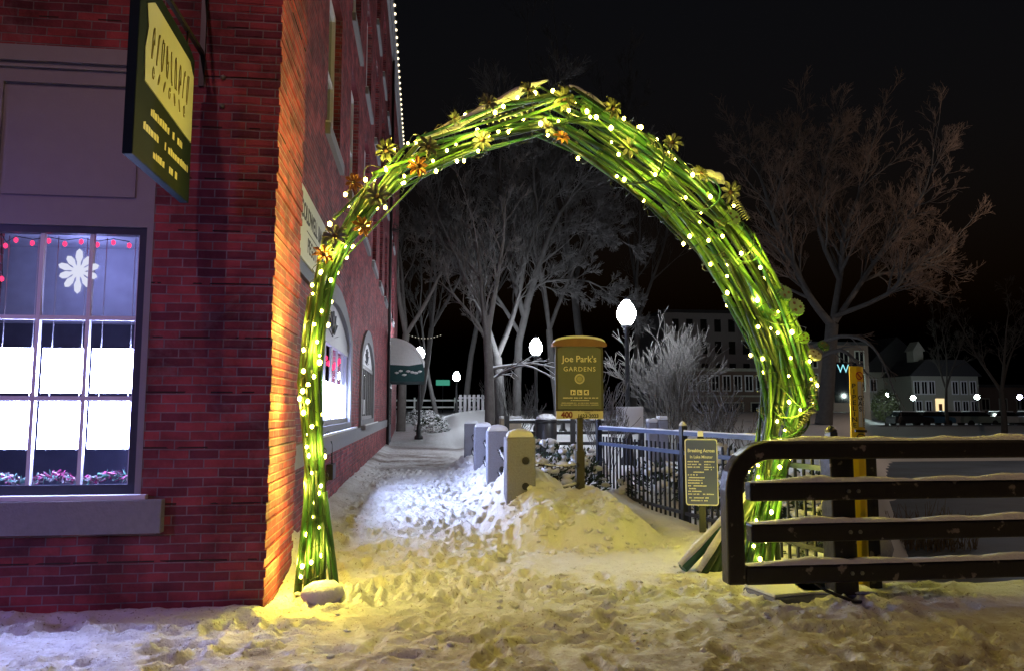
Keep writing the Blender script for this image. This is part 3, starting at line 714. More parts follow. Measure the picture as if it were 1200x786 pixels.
def pipe(s0, s1, th, r, rad, mt, drift=.25, step=.30, wob=.05):
    n = max(2, int(round((s1-s0)/rnd(.55, .9)))+1); pts = []
    for i in range(n):
        t = i/(n-1); s = s0+(s1-s0)*t
        pts.append(arc_pt(s, th+drift*(t-.5)*2+rnd(-wob, wob)*2, r*(1+rnd(-wob, wob)*1.4)))
    # ends poke straight out
    d = (pts[-1]-pts[-2]).normalized(); pts.append(pts[-1]+d*rnd(.05, .22)); d = (pts[0]-pts[1]).normalized()
    if s0 > .1: pts.insert(0, pts[0]+d*rnd(.05, .22))
    m_ = MB().tube([p-arch.location for p in pts], rad, 7)
    return m_.build('pipe', mt, arch)
NP = 90
for k in range(NP):
    th = rnd(0, 2*math.pi) if k % 3 else rnd(.2, math.pi-.2)
    r = math.sqrt(rnd(.12, 1.12)); rad = random.choice((.008, .011, .013, .016, .020, .024))
    ln = rnd(.9, 2.7)
    if k < 9: s0 = 0; s1 = ln
    elif k < 18: s1 = LEN; s0 = LEN-ln
    else:
        s0 = -.2+(LEN-1.0)*(k-18+rnd(-2, 2))/(NP-18); s0 = max(.25, s0); s1 = min(LEN-.2, s0+ln)
    pipe(s0, s1, th, r, rad, random.choice(GR), drift=rnd(-.5, .5), wob=.09)
for k in range(44):
    s0 = LEN*rnd(.46, .88); s1 = min(LEN-.15, s0+rnd(.8, 2.2))
    pipe(s0, s1, rnd(0, 2*math.pi), math.sqrt(rnd(.02, .95)), random.choice((.016, .020, .026, .031)), random.choice(GR), drift=rnd(-.3, .3), wob=.05)
# thick straight pipes fanning out at both feet
def straight(p, q, rad, mt, snow=False):
    m_ = MB().tube([Vector(p)-arch.location, Vector(q)-arch.location], rad, 9).build('foot_pipe', mt, arch)
    if snow:
        d = (Vector(q)-Vector(p)).normalized(); u = Vector((0, 0, 1))-d*d.z; u.normalize(); o = u*rad*.9-arch.location
        pts = [Vector(p)+(Vector(q)-Vector(p))*t+o for t in (.0, .25, .5, .75, 1)]
        MB().tube(pts, [rad*.6, rad*.85, rad*.7, rad*.8, rad*.4], 7).build('pipe_snow', M['snow'], m_)
random.seed(3)
for (u, v, uu, vv, rd, sn) in [(796, 664, 872, 586, .050, 1), (809, 667, 878, 576, .048, 1), (821, 671, 884, 570, .046, 0), (832, 675, 889, 562, .044, 0), (843, 678, 893, 556, .040, 0), (866, 676, 898, 556, .034, 0), (886, 668, 899, 550, .030, 0), (902, 662, 902, 545, .028, 0)]:
    d_ = (668-v)*.0
    straight(on_arch(u, v)+AN*rnd(.02, .2), on_arch(uu, vv)+AN*rnd(-.04, .10), rd, GR[random.choice([0, 1, 4, 5])], sn)
for (u, v, uu, vv) in [(346, 702, 362, 560), (356, 706, 366, 555), (372, 700, 370, 550), (388, 692, 376, 560), (394, 684, 380, 575)]:
    straight(on_arch(u, v)+AN*rnd(-.02, .16), on_arch(uu, vv)+AN*rnd(0, .08), rnd(.016, .023), GR[random.choice([0, 1, 4])])
# springs, discs and bent scrap on the right limb
random.seed(9)
def out_pt(u, v, off): return on_arch(u, v)+AN*off
for (u, v, du, dv, rr) in [(941, 438, -2, 46, .045), (936, 478, -16, 26, .045), (850, 240, 14, 22, .035), (884, 312, 10, 26, .035), (752, 176, 30, 20, .025), (560, 152, 60, -16, .022)]:
    p, q = out_pt(u, v, .16), out_pt(u+du, v+dv, .16); ax = (q-p); T = ax.normalized(); a = T.orthogonal().normalized(); b = T.cross(a); nt_ = 9
    MB().tube([p+ax*(i/(nt_*8))+(a*math.cos(2*math.pi*i/8)+b*math.sin(2*math.pi*i/8))*rr-arch.location for i in range(nt_*8+1)], .006, 5).build('coil_spring', M['steel'], arch)
for (u, v, rr, mt_) in [(916, 364, .095, GR[2]), (903, 348, .085, GR[1]), (938, 418, .07, M['steel']), (925, 398, .06, GR[3]), (892, 372, .06, GR[2]), (843, 262, .09, GR[3]), (829, 268, .06, GR[1]), (948, 408, .06, GR[0]), (676, 140, .05, GR[3])]:
    c = out_pt(u, v, .20)-arch.location; Md = frame_mat(c, AD, (0, .3, 1)) @ Matrix.Rotation(rnd(-.4, .4), 4, 'X')
    dm = MB(); k_ = 18
    poly = [((rr*(1.0 if i % 2 else .84))*math.cos(2*math.pi*i/(k_*2)), (rr*(1.0 if i % 2 else .84))*math.sin(2*math.pi*i/(k_*2))) for i in range(k_*2)]
    dm.prism(poly, Md, .03)
    for a in (0, 2.1, 4.2): dm.prism([(rr*.45*math.cos(a)+rr*.17*math.cos(t), rr*.45*math.sin(a)+rr*.17*math.sin(t)) for t in np.linspace(0, 6.0, 9)], Md, .034, 1)
    dm.build('gear_disc', [mt_, M['core']], arch)
for k in range(10):
    s = LEN*rnd(.55, .88); th0 = rnd(0, 1); pts = [arc_pt(s+.25*math.sin(t), th0+t*.8, 1.02+.12*math.sin(2*t)) for t in np.linspace(0, 3, 12)]
    MB().tube([p-arch.location for p in pts], rnd(.006, .012), 6).build('bent_rod', random.choice(GR), arch)
# metal flowers
random.seed(21)
def flower(u, v, d, kind, off=.19):
    c = out_pt(u, v, off)-arch.location; mt_ = M[{'d': 'flowerdark', 'p': 'flowerpale', 'r': 'flowerrust'}[kind]]
    Md = frame_mat(c, AD, (0, 0, 1)) @ Matrix.Rotation(rnd(-.55, .35), 4, 'X') @ Matrix.Rotation(rnd(-.5, .5), 4, 'Y') @ Matrix.Rotation(rnd(0, 1), 4, 'Z')
    fm = MB(); L_ = d/2*7/FPX
    for k in range(8):
        a = 2*math.pi*k/8+rnd(-.1, .1); ca, sa = math.cos(a), math.sin(a); l = L_*rnd(.85, 1.1); w = L_*.19
        prof = [(.15, .25, .0), (.45, .9, .10), (.72, 1.0, .12), (1.0, .05, .0)]
        vs_ = []; 
        for t, ww, hh in prof:
            for sgn in (-1, 0, 1):
                x = l*t; y = w*ww*sgn; zz = l*hh*1.4+(0.0 if sgn == 0 else .012)
                vs_.append(Md @ Vector((x*ca-y*sa, x*sa+y*ca, zz)))
        fs = []
        for i in range(3):
            for j in range(2): fs.append((i*3+j, i*3+j+1, i*3+j+4, i*3+j+3))
        fm.add(vs_, fs)
    o = fm.build('flower', mt_, arch); md = o.modifiers.new('solid', 'SOLIDIFY'); md.thickness = .003
    cm_ = MB().ball(Md @ Vector((0, 0, .012)), L_*.22, 0, 1, (1, 1, 1), .15); cm_.build('flower_core', M['core'], o)
for f in [(611, 117, 26, 'd'), (566, 131, 24, 'p'), (526, 148, 18, 'p'), (449, 185, 28, 'd'), (497, 182, 28, 'd'), (485, 204, 24, 'r'), (559, 173, 26, 'p'), (631, 158, 26, 'p'), (651, 126, 34, 'd'), (412, 222, 20, 'r'), (439, 238, 30, 'p'), (421, 271, 22, 'r'), (391, 284, 30, 'p'), (378, 305, 24, 'r'), (707, 137, 28, 'd'), (726, 182, 28, 'p'), (776, 176, 26, 'p'), (808, 211, 26, 'd'), (842, 232, 30, 'p'), (649, 170, 20, 'r')]: flower(*f)
# snow lying along the top
def cap(pts, off, rad):
    P_ = [on_arch(u, v)+AN*off-arch.location for u, v in pts]
    Q = [catmull(P_, i, t) for i in range(len(P_)-1) for t in (0, .25, .5, .75)]+[P_[-1]]
    m_ = MB().tube(Q, [rad*(.25+.75*min(1, 4*i/len(Q), 4*(1-i/(len(Q)-1)))+rnd(-.15, .15)) for i in range(len(Q))], 8); return m_
cap([(487, 168), (520, 155), (556, 137), (586, 122), (612, 107), (640, 97)], .05, .045).build('snow_cap', M['snow'], arch)
cap([(487, 166), (520, 152), (556, 134), (586, 119), (612, 105)], -.05, .05).build('snow_cap', M['snow'], arch)
cap([(668, 99), (690, 112), (715, 136), (740, 158), (765, 178), (790, 196)], -.02, .04).build('snow_cap', M['snow'], arch)
cap([(800, 201), (820, 205), (838, 209), (848, 216)], .02, .055).build('snow_cap', M['snow'], arch)
cap([(905, 345), (914, 352), (922, 360)], .12, .03).build('snow_cap', M['snow'], arch)

# fairy lights wound on it
fl = thing('fairy_lights', 'long string of warm white fairy lights wound round the green arch', 'string lights', (cp[0].x, cp[0].y, 0))
random.seed(8)
wp = [arc_pt(.1+(LEN-.2)*t/700, t*.42, 1.10+.05*math.sin(t*1.7))-fl.location for t in range(701)]
MB().tube(wp, .0032, 4, cap=False).build('wire', M['wire'], fl)
wp2 = [arc_pt(.1+(LEN-.2)*t/500, 2-t*.3, 1.12+.06*math.sin(t*2.3))-fl.location for t in range(501)]
MB().tube(wp2, .0028, 4, cap=False).build('wire', M['wire'], fl)
NB = 190; rest = MB(); proto = None
blist = []
for k in range(NB):
    s = .08+(LEN-.16)*(k+rnd(0, .8))/NB
    th = rnd(0, 2*math.pi) if k % 5 < 2 else rnd(.15, math.pi-.15)
    p = arc_pt(s, th, rnd(.88, 1.16))
    blist.append((p, math.sin(th)))
order = sorted(range(NB), key=lambda i: -blist[i][1])
front_set = set(order[:100])
for i, (p, f_) in enumerate(blist):
    q = p-fl.location
    if i in front_set:
        rr = rnd(.45, 1.12)
        if proto is None: proto = MB().ball((0, 0, 0), .019, 0, 1, (1, 1, 1.25)).build('bulb', M['bulb'], fl); proto.location = q; proto.scale = (rr,)*3
        else: c = proto.copy(); C.objects.link(c); c.location = q; c.scale = (rr,)*3
    else: rest.ball(q, .016*rnd(.8, 1.2), 0, 1, (1, 1, 1.25))
ro = rest.build('rear_bulb', M['bulb'], fl); ro['kind'] = 'stuff'
for k in range(26):
    s = .12+(LEN-.24)*(k+.5)/26; sg = (1, -1, 1, .3)[k % 4]
    c, w, T, Nn = arcframe(s)
    p = c+AN*sg*(w+.10)+Nn*rnd(-.5, .5)*w
    lamp_light('fairy_light_glow', 'POINT', p, 13, (.97, .81, .10), .03)

for k in range(7):
    s = .25+k*.62; c, w, T, Nn = arcframe(s); sd_ = -1 if Nn.x > 0 else 1
    lamp_light('fairy_light_glow', 'POINT', c+Nn*sd_*(w+.05), 13, (1, .66, .07), .03)
# snow chunk thrown against the left foot
def chunk(name, label, c, d, sd):
    random.seed(sd); m_ = MB().ball((0, 0, 0), 1, 0, 2, d, .09); o = m_.build(name, M['snow']); o.location = c
    return props(o, label, 'snow lump')
chunk('snow_lump', 'loose snow lump leaning on the left foot of the lit arch', on_arch(376, 690)+AN*.20+Vector((0, 0, .02)), (.17, .10, .10), 2)

# ------------------------------------------------------------------ granite posts and chains
pY = [9.0, 11.6, 14.4, 17.7]
pl = ['nearest granite post of the row, warmly lit, beside the snowbank', 'second granite post from the front, pale and snow capped between the nearest and third posts', 'third granite post from the front, snow capped just before the dark farthest one', 'farthest granite post of the row, dark against the distant path']
posts = []
for i, y in enumerate(pY):
    o = thing('granite_post', pl[i], 'post', (1.18, y, .1), rnd(-.03, .03), 'granite posts along the path')
    random.seed(30+i)
    w = .175; m_ = MB()
    poly = [(-w, -.15), (w, -.15), (w, .15), (-w, .15)]
    sh = MB().box((-w, -.15, -.3), (w, .15, 1.08)); sh.build('shaft', M['granite'], o, .02)
    if i < 4:
        cp_ = MB(); cp_.lathe([(w*1.2, 1.075), (w*1.22, 1.10), (w*1.0, 1.14), (w*.55, 1.165), (.01, 1.175)], n=4, smooth=False)
        co = cp_.build('snow_cap', M['snow'], o); co.rotation_euler = (0, 0, math.pi/4); co.scale = (1.13, .99, 1); sd = co.modifiers.new('b', 'BEVEL'); sd.width = .03; sd.segments = 3
    for z_ in (.80, .50):
        MB().lathe([(.022, 0), (.045, 0), (.045, .02), (.022, .02)], n=10).build('ring', M['black'], o).matrix_basis = Matrix.Translation((.05, -.15, z_)) @ Matrix.Rotation(math.pi/2, 4, 'X')
def chain(p, q, sag, label, snow=True, r=.016):
    p, q = Vector(p), Vector(q); n = 26
    f = lambda t: p+(q-p)*t-Vector((0, 0, sag*4*t*(1-t)))
    o = thing('chain', label, 'chain', p, 0, 'chains between the granite posts'); m_ = MB()
    L_ = (q-p).length; nl = int(L_/.075)
    for k in range(nl):
        a, b = f((k+.0)/nl), f((k+1.25)/nl); d = (b-a); c = (a+b)/2; T = d.normalized(); sd_ = T.cross(Vector((0, 0, 1))).normalized(); up_ = sd_.cross(T)
        ax = sd_ if k % 2 else up_
        m_.tube([c+T*(d.length*.5*math.cos(t))+ax*(.024*math.sin(t))-p for t in np.linspace(0, 2*math.pi, 9)], .0075, 5, cap=False)
    m_.build('link', M['black'], o)
    if snow:
        MB().tube([f(t)+Vector((0, 0, .022))-p for t in np.linspace(.06, .94, 18)], [.006+.013*random.random() for _ in range(18)], 6).build('snow', M['snow'], o)
for i in range(3):
    for z_, nm in ((.90, 'upper'), (.56, 'lower')):
        chain((1.18, pY[i]+.15, z_), (1.18, pY[i+1]-.15, z_), .13, '%s snow covered chain slung between the %s granite posts' % (nm, ['first and second', 'second and third', 'third and fourth'][i]))
chain((1.23, 8.83, .90), (2.0, 9.45, .80), .05, 'upper dark chain running from the nearest granite post to the garden sign')
chain((1.23, 8.83, .60), (2.0, 9.45, .56), .05, 'lower dark chain running from the nearest granite post to the garden sign')

# ------------------------------------------------------------------ garden sign
gs = thing('garden_sign', 'olive garden name sign with cream letters on a dark post by the snowbank', 'sign', (2.03, 9.5, .2))
MB().box((-.055, -.045, -.3), (.055, .045, .78)).build('post_sleeve', M['brownpost'], gs, .006)
MB().box((-.038, -.032, .78), (.038, .032, 1.2)).build('post', M['brownpost'], gs)
zb, zt = 1.31, 2.10; hw = .285
n = 12
top = [(hw*math.cos(math.pi*k/n), .055*math.sin(math.pi*k/n)) for k in range(n+1)]
out_ = [(-hw-.03, zb-.02), (hw+.03, zb-.02)] + [(x*1.105, zt+.01+z_) for x, z_ in top]
fr_ = frame_mat((0, .03, 0), (1, 0, 0), (0, 0, 1))
MB().prism(out_, fr_, .05).build('frame', M['brownpost'], gs)
face = [(-hw, zb), (hw, zb)] + [(x, zt-.02+z_) for x, z_ in top]
MB().prism(face, frame_mat((0, -.02, 0), (1, 0, 0), (0, 0, 1)), .008).build('sign_face', M['olive'], gs)
roof = [(-hw-.07, zt+.02), (hw+.07, zt+.02), (hw+.07, zt+.05)] + [((hw+.07)*math.cos(math.pi*k/n), zt+.05+.075*math.sin(math.pi*k/n)) for k in range(n+1)]
MB().prism(roof, frame_mat((0, .07, 0), (1, 0, 0), (0, 0, 1)), .14).build('hood', mat('brown_hood', (.20, .10, .05), .6), gs)
sn_ = [((hw+.06)*math.cos(math.pi*k/n), zt+.052+.075*math.sin(math.pi*k/n)) for k in range(n+1)]
MB().prism(sn_+[(x*.97, z_+.03) for x, z_ in reversed(sn_)], frame_mat((0, .068, 0), (1, 0, 0), (0, 0, 1)), .134).build('hood_snow', M['snow'], gs)
def gt(body, x, z_, size, mt_, **k): return text('lettering', body, size, frame_mat((x, -.0295, z_), (1, 0, 0), (0, 0, 1)), mt_, gs, **k)
gt("Joe Park's", 0, 1.955, .118, M['cream'], sx=.98, bold=.001); gt("GARDENS", 0, 1.825, .085, M['cream'], spacing=1.18)
em = MB(); ef = frame_mat((0, -.0285, 1.70), (1, 0, 0), (0, 0, 1))
for k in range(24):
    a = 2*math.pi*k/24; em.prism([(r_*math.cos(a+da), r_*math.sin(a+da)) for r_, da in ((.042, -.05), (.066, -.10), (.066, .10), (.042, .05))], ef, .002)
em.prism([(.036*math.cos(t), .036*math.sin(t)) for t in np.linspace(0, 6.0, 16)], ef, .002, 1)
em.build('emblem', [M['cream'], mat('emblem_centre', (.38, .36, .2), .5)], gs)
for k in (-1, 0, 1):
    ic = MB(); f_ = frame_mat((k*.088, -.0285, 1.525), (1, 0, 0), (0, 0, 1))
    ic.prism([(-.033, -.033), (.033, -.033), (.033, .033), (-.033, .033)], f_, .002, 0)
    f2 = Matrix.Translation((0, -.0022, 0)) @ f_
    if k == -1: ic.prism([(-.02, -.024), (.0, -.024), (.0, -.005), (.018, -.005), (.018, -.024), (.024, -.024), (.024, .004), (0, .004), (-.002, .02), (-.012, .02)], f2, .001, 1)
    elif k == 0: ic.prism([(-.016, -.024), (-.004, -.024), (-.004, -.012), (.02, -.018), (.02, -.010), (-.004, 0), (-.006, .022), (-.016, .022)], f2, .001, 1)
    else: ic.prism([(-.02, -.022), (-.008, -.004), (.008, -.024), (.018, -.024), (.006, .002), (.02, .01), (.012, .02), (-.01, .018), (-.02, .006)], f2, .001, 1)
    ic.build('pictogram', [M['cream'], M['brownpost']], gs)
spm = MB(); f_ = frame_mat((0, -.0285, 0), (1, 0, 0), (0, 0, 1)); random.seed(6)
small_print(spm, f_, -.235, .235, 1.455, .015); small_print(spm, f_, -.12, .12, 1.423, .010); small_print(spm, f_, -.24, .24, 1.39, .009); small_print(spm, f_, -.25, .25, 1.365, .008)
spm.build('small_print', M['cream'], gs)
MB().box((-.31, -.022, 1.185), (.31, .012, 1.285)).build('date_strip', mat('straw_strip', (.55, .50, .34), .5, var=.05), gs)
text('lettering', '400', .105, frame_mat((-.17, -.0235, 1.233), (1, 0, 0), (0, 0, 1)), mat('maroon_number', (.16, .03, .03), .5), gs, bold=.004, sx=.95)
text('lettering', '1623-2023', .068, frame_mat((.11, -.0235, 1.218), (1, 0, 0), (0, 0, 1)), M['ink'], gs, bold=.002, sx=.95)
text('lettering', 'YEARS', .028, frame_mat((.10, -.0235, 1.264), (1, 0, 0), (0, 0, 1)), M['ink'], gs)

# small utility flag in the snow
sk = at(651, 582, 9.35)
us = thing('marker_stake', 'small white marker stake with red top poking from the snow under the chains', 'marker', (sk.x, sk.y, sk.z-.12))
MB().tube([(0, 0, 0), (0, 0, .30)], .008, 6).build('stake', M['steel'], us)
MB().prism([(-.045, .17), (-.03, .13), (0, .115), (.03, .13), (.045, .17), (.045, .26), (-.045, .26)], frame_mat((0, -.008, 0), (1, 0, 0), (0, 0, 1)), .006).build('tag_plate', M['whitep'], us)
MB().box((-.034, -.02, .285), (.034, -.008, .33)).build('red_band', M['red'], us)
MB().box((-.036, -.02, .33), (.036, -.008, .39)).build('black_band', M['black'], us)
sm2 = MB().prism([(.022*math.cos(t)+0, .195+.025*math.sin(t)) for t in np.linspace(.5, 5.8, 10)]+[(.012*math.cos(t), .195+.014*math.sin(t)) for t in np.linspace(5.8, .5, 10)], frame_mat((0, -.0145, 0), (1, 0, 0), (0, 0, 1)), .001); sm2.build('symbol', M['red'], us)

# ------------------------------------------------------------------ picket fence
F0, F1 = Vector((2.86, 11.9, 0)), Vector((3.70, 6.35, 0)); fd = (F1-F0).normalized(); fL = (F1-F0).length; fa = math.atan2(fd.y, fd.x)
pf = thing('picket_fence', 'black metal picket fence with blue lit rails running beside the river behind the arch', 'fence', F0, fa)
MB().box((0, -.025, 1.18), (fL, .025, 1.23)).build('rail', M['bluelitrail'], pf); MB().box((0, -.022, .94), (fL, .022, .99)).build('rail', M['bluelitrail'], pf); MB().box((0, -.022, .20), (fL, .022, .24)).build('rail', M['fencepaint'], pf)
MB().tube([(.05+fL*.95*t/30, 0, 1.236) for t in range(31)], [.008+.012*random.random() for _ in range(31)], 6).build('rail_snow', M['snow'], pf)
npk = 43; pk = MB().box((-.011, -.011, .0), (.011, .011, 1.18)).build('picket', M['fencepaint'], pf); pk.location = (fL/npk*.5, 0, -.1)
for k in range(1, npk):
    c = pk.copy(); C.objects.link(c); c.location = (fL/npk*(k+.5), 0, -.1)
for k, x in enumerate((.0, fL*.5, fL-.05)):
    p_ = MB().box((-.04, -.04, -.4), (.04, .04, 1.30)).build('fence_post', M['fencepaint'], pf, .004); p_.location = (x, 0, 0)
    c_ = MB().lathe([(.05, 1.30), (.052, 1.315), (.03, 1.345), (.005, 1.36)], n=8).build('post_cap', M['snow'] if k == 1 else M['fencepaint'], p_)
# information sign on it
ip = F0+fd*(fL*.70)
isg = thing('information_sign', 'slate grey sign with white border and text hung on the picket fence', 'sign', at(823, 590, 8.05)+Vector((0, -.0, -.18)), R(-16))
MB().box((-.035, .01, -.4), (.035, .06, .92)).build('sign_post', M['fencepaint'], isg)
MB().box((-.03, .01, .92), (.03, .06, .98)).build('post_cap', M['whitep'], isg)
def rr_poly(w, h, r, n=4):
    o = []
    for cx_, cy_, a0_ in ((w-r, h-r, 0), (-w+r, h-r, 90), (-w+r, -h+r, 180), (w-r, -h+r, 270)):
        for k in range(n+1): a = R(a0_+90*k/n); o.append((cx_+r*math.cos(a), cy_+r*math.sin(a)))
    return o
If = frame_mat((0, -.0, .53), (1, 0, 0), (0, 0, 1))
MB().prism(rr_poly(.178, .365, .03), frame_mat((0, .0, .53), (1, 0, 0), (0, 0, 1)), .010).build('border', M['whitep'], isg)
MB().prism(rr_poly(.166, .352, .022), frame_mat((0, -.010, .53), (1, 0, 0), (0, 0, 1)), .002).build('sign_face', M['infogrey'], isg)
def it(body, z_, size, **k): return text('lettering', body, size, frame_mat((0, -.0125, .53+z_), (1, 0, 0), (0, 0, 1)), M['whitep'], isg, thick=.0006, **k)
it('Breaking Across', .235, .052, sx=.86, bold=.0012); it('In Lake Minster', .165, .046, sx=.86, bold=.0008)
lt = MB(); f_ = frame_mat((0, -.0125, .53), (1, 0, 0), (0, 0, 1)); random.seed(12)
for z_, a, b in ((.115, -.15, -.02), (.085, -.15, -.0), (.055, -.15, -.03), (.115, .03, .14), (.085, .03, .11), (.055, .03, .13), (.03, .03, .13), (.0, -.09, .02), (-.03, -.15, -.05), (-.06, -.15, .03), (-.09, -.15, 0), (-.12, -.15, .01), (-.15, -.15, .04), (-.18, -.15, -.07), (-.21, -.15, 0), (-.24, -.15, .12), (-.28, -.14, .06), (-.31, -.12, .05)): small_print(lt, f_, a, b, z_, .015)
lt.build('small_print', M['whitep'], isg)

# ------------------------------------------------------------------ guard rail
gr = thing('guard_rail', 'heavy black four bar guard rail with rounded end and snow on each bar', 'railing', (2.30, 5.55, 0))
xe = 6.2; w = .072
corner = [(0.07+.30-.30*math.cos(a), 1.19-.30+.30*math.sin(a)) for a in np.linspace(0, math.pi/2, 9)]
pth = [(.07, .19)] + corner + [(xe, 1.19)]
# square tube swept round the corner
def sweep_sq(path, w_, d_):
    m_ = MB(); vs_ = []
    for i, (x, z_) in enumerate(path):
        a = Vector(path[max(i-1, 0)]); b = Vector(path[min(i+1, len(path)-1)]); t = (b-a).normalized(); nn = Vector((-t.y, t.x))
        for sx_, sy_ in ((-1, -1), (1, -1), (1, 1), (-1, 1)):
            q = Vector((x, z_))+nn*(sx_*w_/2); vs_.append((q.x, sy_*d_/2, q.y))
    fs = []
    for i in range(len(path)-1):
        for k in range(4): fs.append((i*4+k, i*4+(k+1) % 4, (i+1)*4+(k+1) % 4, (i+1)*4+k))
    fs += [(3, 2, 1, 0), tuple(len(vs_)-4+k for k in range(4))]
    return m_.add(vs_, fs)
sweep_sq(pth, .14, .14).build('top_rail', M['blackrail'], gr, .018)
for z_ in (.875, .565, .255):
    MB().box((.145 if z_ < .4 else .20, -.06, z_-.07), (xe, .06, z_+.07)).build('rail', M['blackrail'], gr, .016)
def rail_snow(x0, x1, z_):
    random.seed(int(z_*100)); n = 70; vs_ = []; fs = []
    prof = [(-.068, -.012), (-.055, .7), (0, 1), (.05, .75), (.06, 0)]
    for i in range(n+1):
        t = i/n; x = x0+(x1-x0)*t; h_ = .032+.012*math.sin(x*3)+.008*math.sin(x*11)+rnd(-.007, .007); h_ *= min(1, 12*t)
        for y, k in prof: vs_.append((x, y*(1+rnd(-.08, .08)), z_+.002+h_*k))
    for i in range(n):
        for k in range(4): fs.append((i*5+k, (i+1)*5+k, (i+1)*5+k+1, i*5+k+1))
    MB().add(vs_, fs, 0, True).build('rail_snow', M['snow'], gr)
rail_snow(.35, xe, 1.26); rail_snow(.22, xe, .945); rail_snow(.2, xe, .635); rail_snow(.16, xe, .325)
MB().box((.93, .075, -.3), (1.13, .24, 1.12)).build('support_post', M['blackrail'], gr, .012)
MB().box((4.2, .075, -.3), (4.4, .24, 1.12)).build('support_post', M['blackrail'], gr, .012)
for z_ in (.875, .565, .255):
    for x in (.99, 1.07): MB().tube([(x, -.062, z_), (x, -.074, z_)], .016, 6, smooth=False).build('bolt', M['steel'], gr)
MB().tube([(.72, .02, .18), (.80, -.02, .12), (1.0, -.03, .04), (1.16, .0, .015)], .013, 6).build('loose_cable', M['black'], gr)
rp = MB().box((-.07, -.07, -.4), (.07, .07, 1.16)).build('bridge_post', M['blackrail'], None, .01); rp.location = (3.74, 5.98, 0)
props(rp, 'square dark post standing just behind the guard rail', 'post')

# yellow utility marker
um = thing('utility_marker', 'yellow and white gas pipeline marker post leaning behind the guard rail', 'marker', (3.60, 5.86, 0)); um.rotation_euler = (R(-2), R(2.6), R(6))
pp = [(-.10, 0), (-.035, -.03), (.035, -.03), (.10, 0), (.094, .014), (.03, -.014), (-.03, -.014), (-.094, .014)]
MB().prism([(x*.66, y) for x, y in pp], Matrix.Translation((0, 0, -.3)), 2.17).build('marker_post', M['yellow'], um)
fc = [((-.062, .001), (-.022, -.0325)), ((-.022, -.0325), (.022, -.0325)), ((.022, -.0325), (.062, .001))]
for k, ((xa, ya), (xb, yb)) in enumerate(fc):
    d = Vector((xb-xa, yb-ya, 0)); wd = d.length; nn = Vector((d.y, -d.x, 0)).normalized()
    o_ = Vector(((xa+xb)/2, (ya+yb)/2, 0))+nn*.003
    fm = lambda z_: frame_mat((o_.x, o_.y, z_), d, (0, 0, 1))
    if k > 0: MB().prism([(-wd/2+.004, 1.36), (wd/2-.004, 1.36), (wd/2-.004, 1.74), (-wd/2+.004, 1.74)], fm(0), .001).build('white_label', M['whitesign'], um)
    for j, ch in enumerate(['PIPELINE', 'GAS', 'PIPELINE'][k]):
        text('lettering', ch, .055, frame_mat((o_.x+nn.x*.002, o_.y+nn.y*.002, (1.70 if k != 1 else 1.60)-j*.047), d, (0, 0, 1)), M['ink'], um, thick=.0006, sx=1.1, bold=.001)
sy = MB(); f_ = frame_mat((0, -.0355, 1.79), (1, 0, 0), (0, 0, 1))
sy.prism([(.035*math.cos(t), .035*math.sin(t)) for t in np.linspace(0, 6.2, 20)]+[(.027*math.cos(t), .027*math.sin(t)) for t in np.linspace(6.2, 0, 20)], f_, .001)
sy.prism([(-.026, .018), (-.018, .026), (.026, -.018), (.018, -.026)], f_, .0012); sy.build('no_digging_symbol', M['red'], um)
MB().box((-.055, -.039, 1.315), (.055, -.03, 1.335)).build('tie_band', M['black'], um)
sy = MB(); f_ = frame_mat((0, -.0355, 1.27), (1, 0, 0), (0, 0, 1)); sy.prism([(.045*math.cos(t), .035*math.sin(t)) for t in np.linspace(0, 6.2, 20)]+[(.035*math.cos(t), .026*math.sin(t)) for t in np.linspace(6.2, 0, 20)], f_, .001); sy.build('round_emblem', M['ink'], um)

# stone slabs with snow beside the rail post
for (u, v, sx_, sy_, lab, rz) in [(930, 690, .34, .20, 'left snow topped stone slab under the guard rail', .2), (972, 688, .30, .24, 'right snow topped stone slab next to the rail support post', -.15)]:
    d = ray(u, v); p = CAM+d*((.06-1.5)/d.z)
    o = thing('stone_slab', lab, 'slab', (p.x, p.y, .0), rz)
    MB().box((-sx_, -sy_, -.1), (sx_, sy_, .06)).build('slab', M['granite'], o, .015); MB().box((-sx_*.97, -sy_*.95, .061), (sx_*.97, sy_*.95, .085)).build('slab_snow', M['snow'], o, .012)

# ------------------------------------------------------------------ park lamps
def park_lamp(loc, H, label, power, grp='globe street lamps in the park'):
    o = thing('street_lamp', label, 'street lamp', loc, 0, grp)
    MB().lathe([(.19, 0), (.19, .12), (.12, .2), (.10, .6), (.075, .7)], n=12).build('base', M['black'], o)
    MB().lathe([(.06, .7), (.045, H-.5), (.075, H-.46), (.05, H-.40), (.13, H-.33), (.11, H-.30)], n=10).build('post', M['black'], o)
    MB().lathe([(.10, H-.30), (.19, H-.16), (.215, H-.04), (.17, H+.10), (.10, H+.20), (.06, H+.24)], n=16).build('globe', M['globe'], o)
    MB().lathe([(.065, H+.24), (.03, H+.30), (.012, H+.36)], n=8).build('finial', M['black'], o)
    return o
LP = [(734, 365, 16, 'tallest looking bright globe lamp beside the frosted shrub right of the garden sign'), (628, 405, 24, 'globe lamp between the pale tree trunk and the garden sign'), (535, 440, 46, 'small distant globe lamp beyond the far snow mound'), (492, 413, 33, 'globe lamp glowing just past the green awning'), (659, 422, 33, 'globe lamp half hidden behind the left edge of the garden sign')]
for u, v, Y_, lab in LP:
    p = at(u, v, Y_); g_ = gz(p.x, p.y); park_lamp((p.x, p.y, g_), p.z-g_, lab, 0)

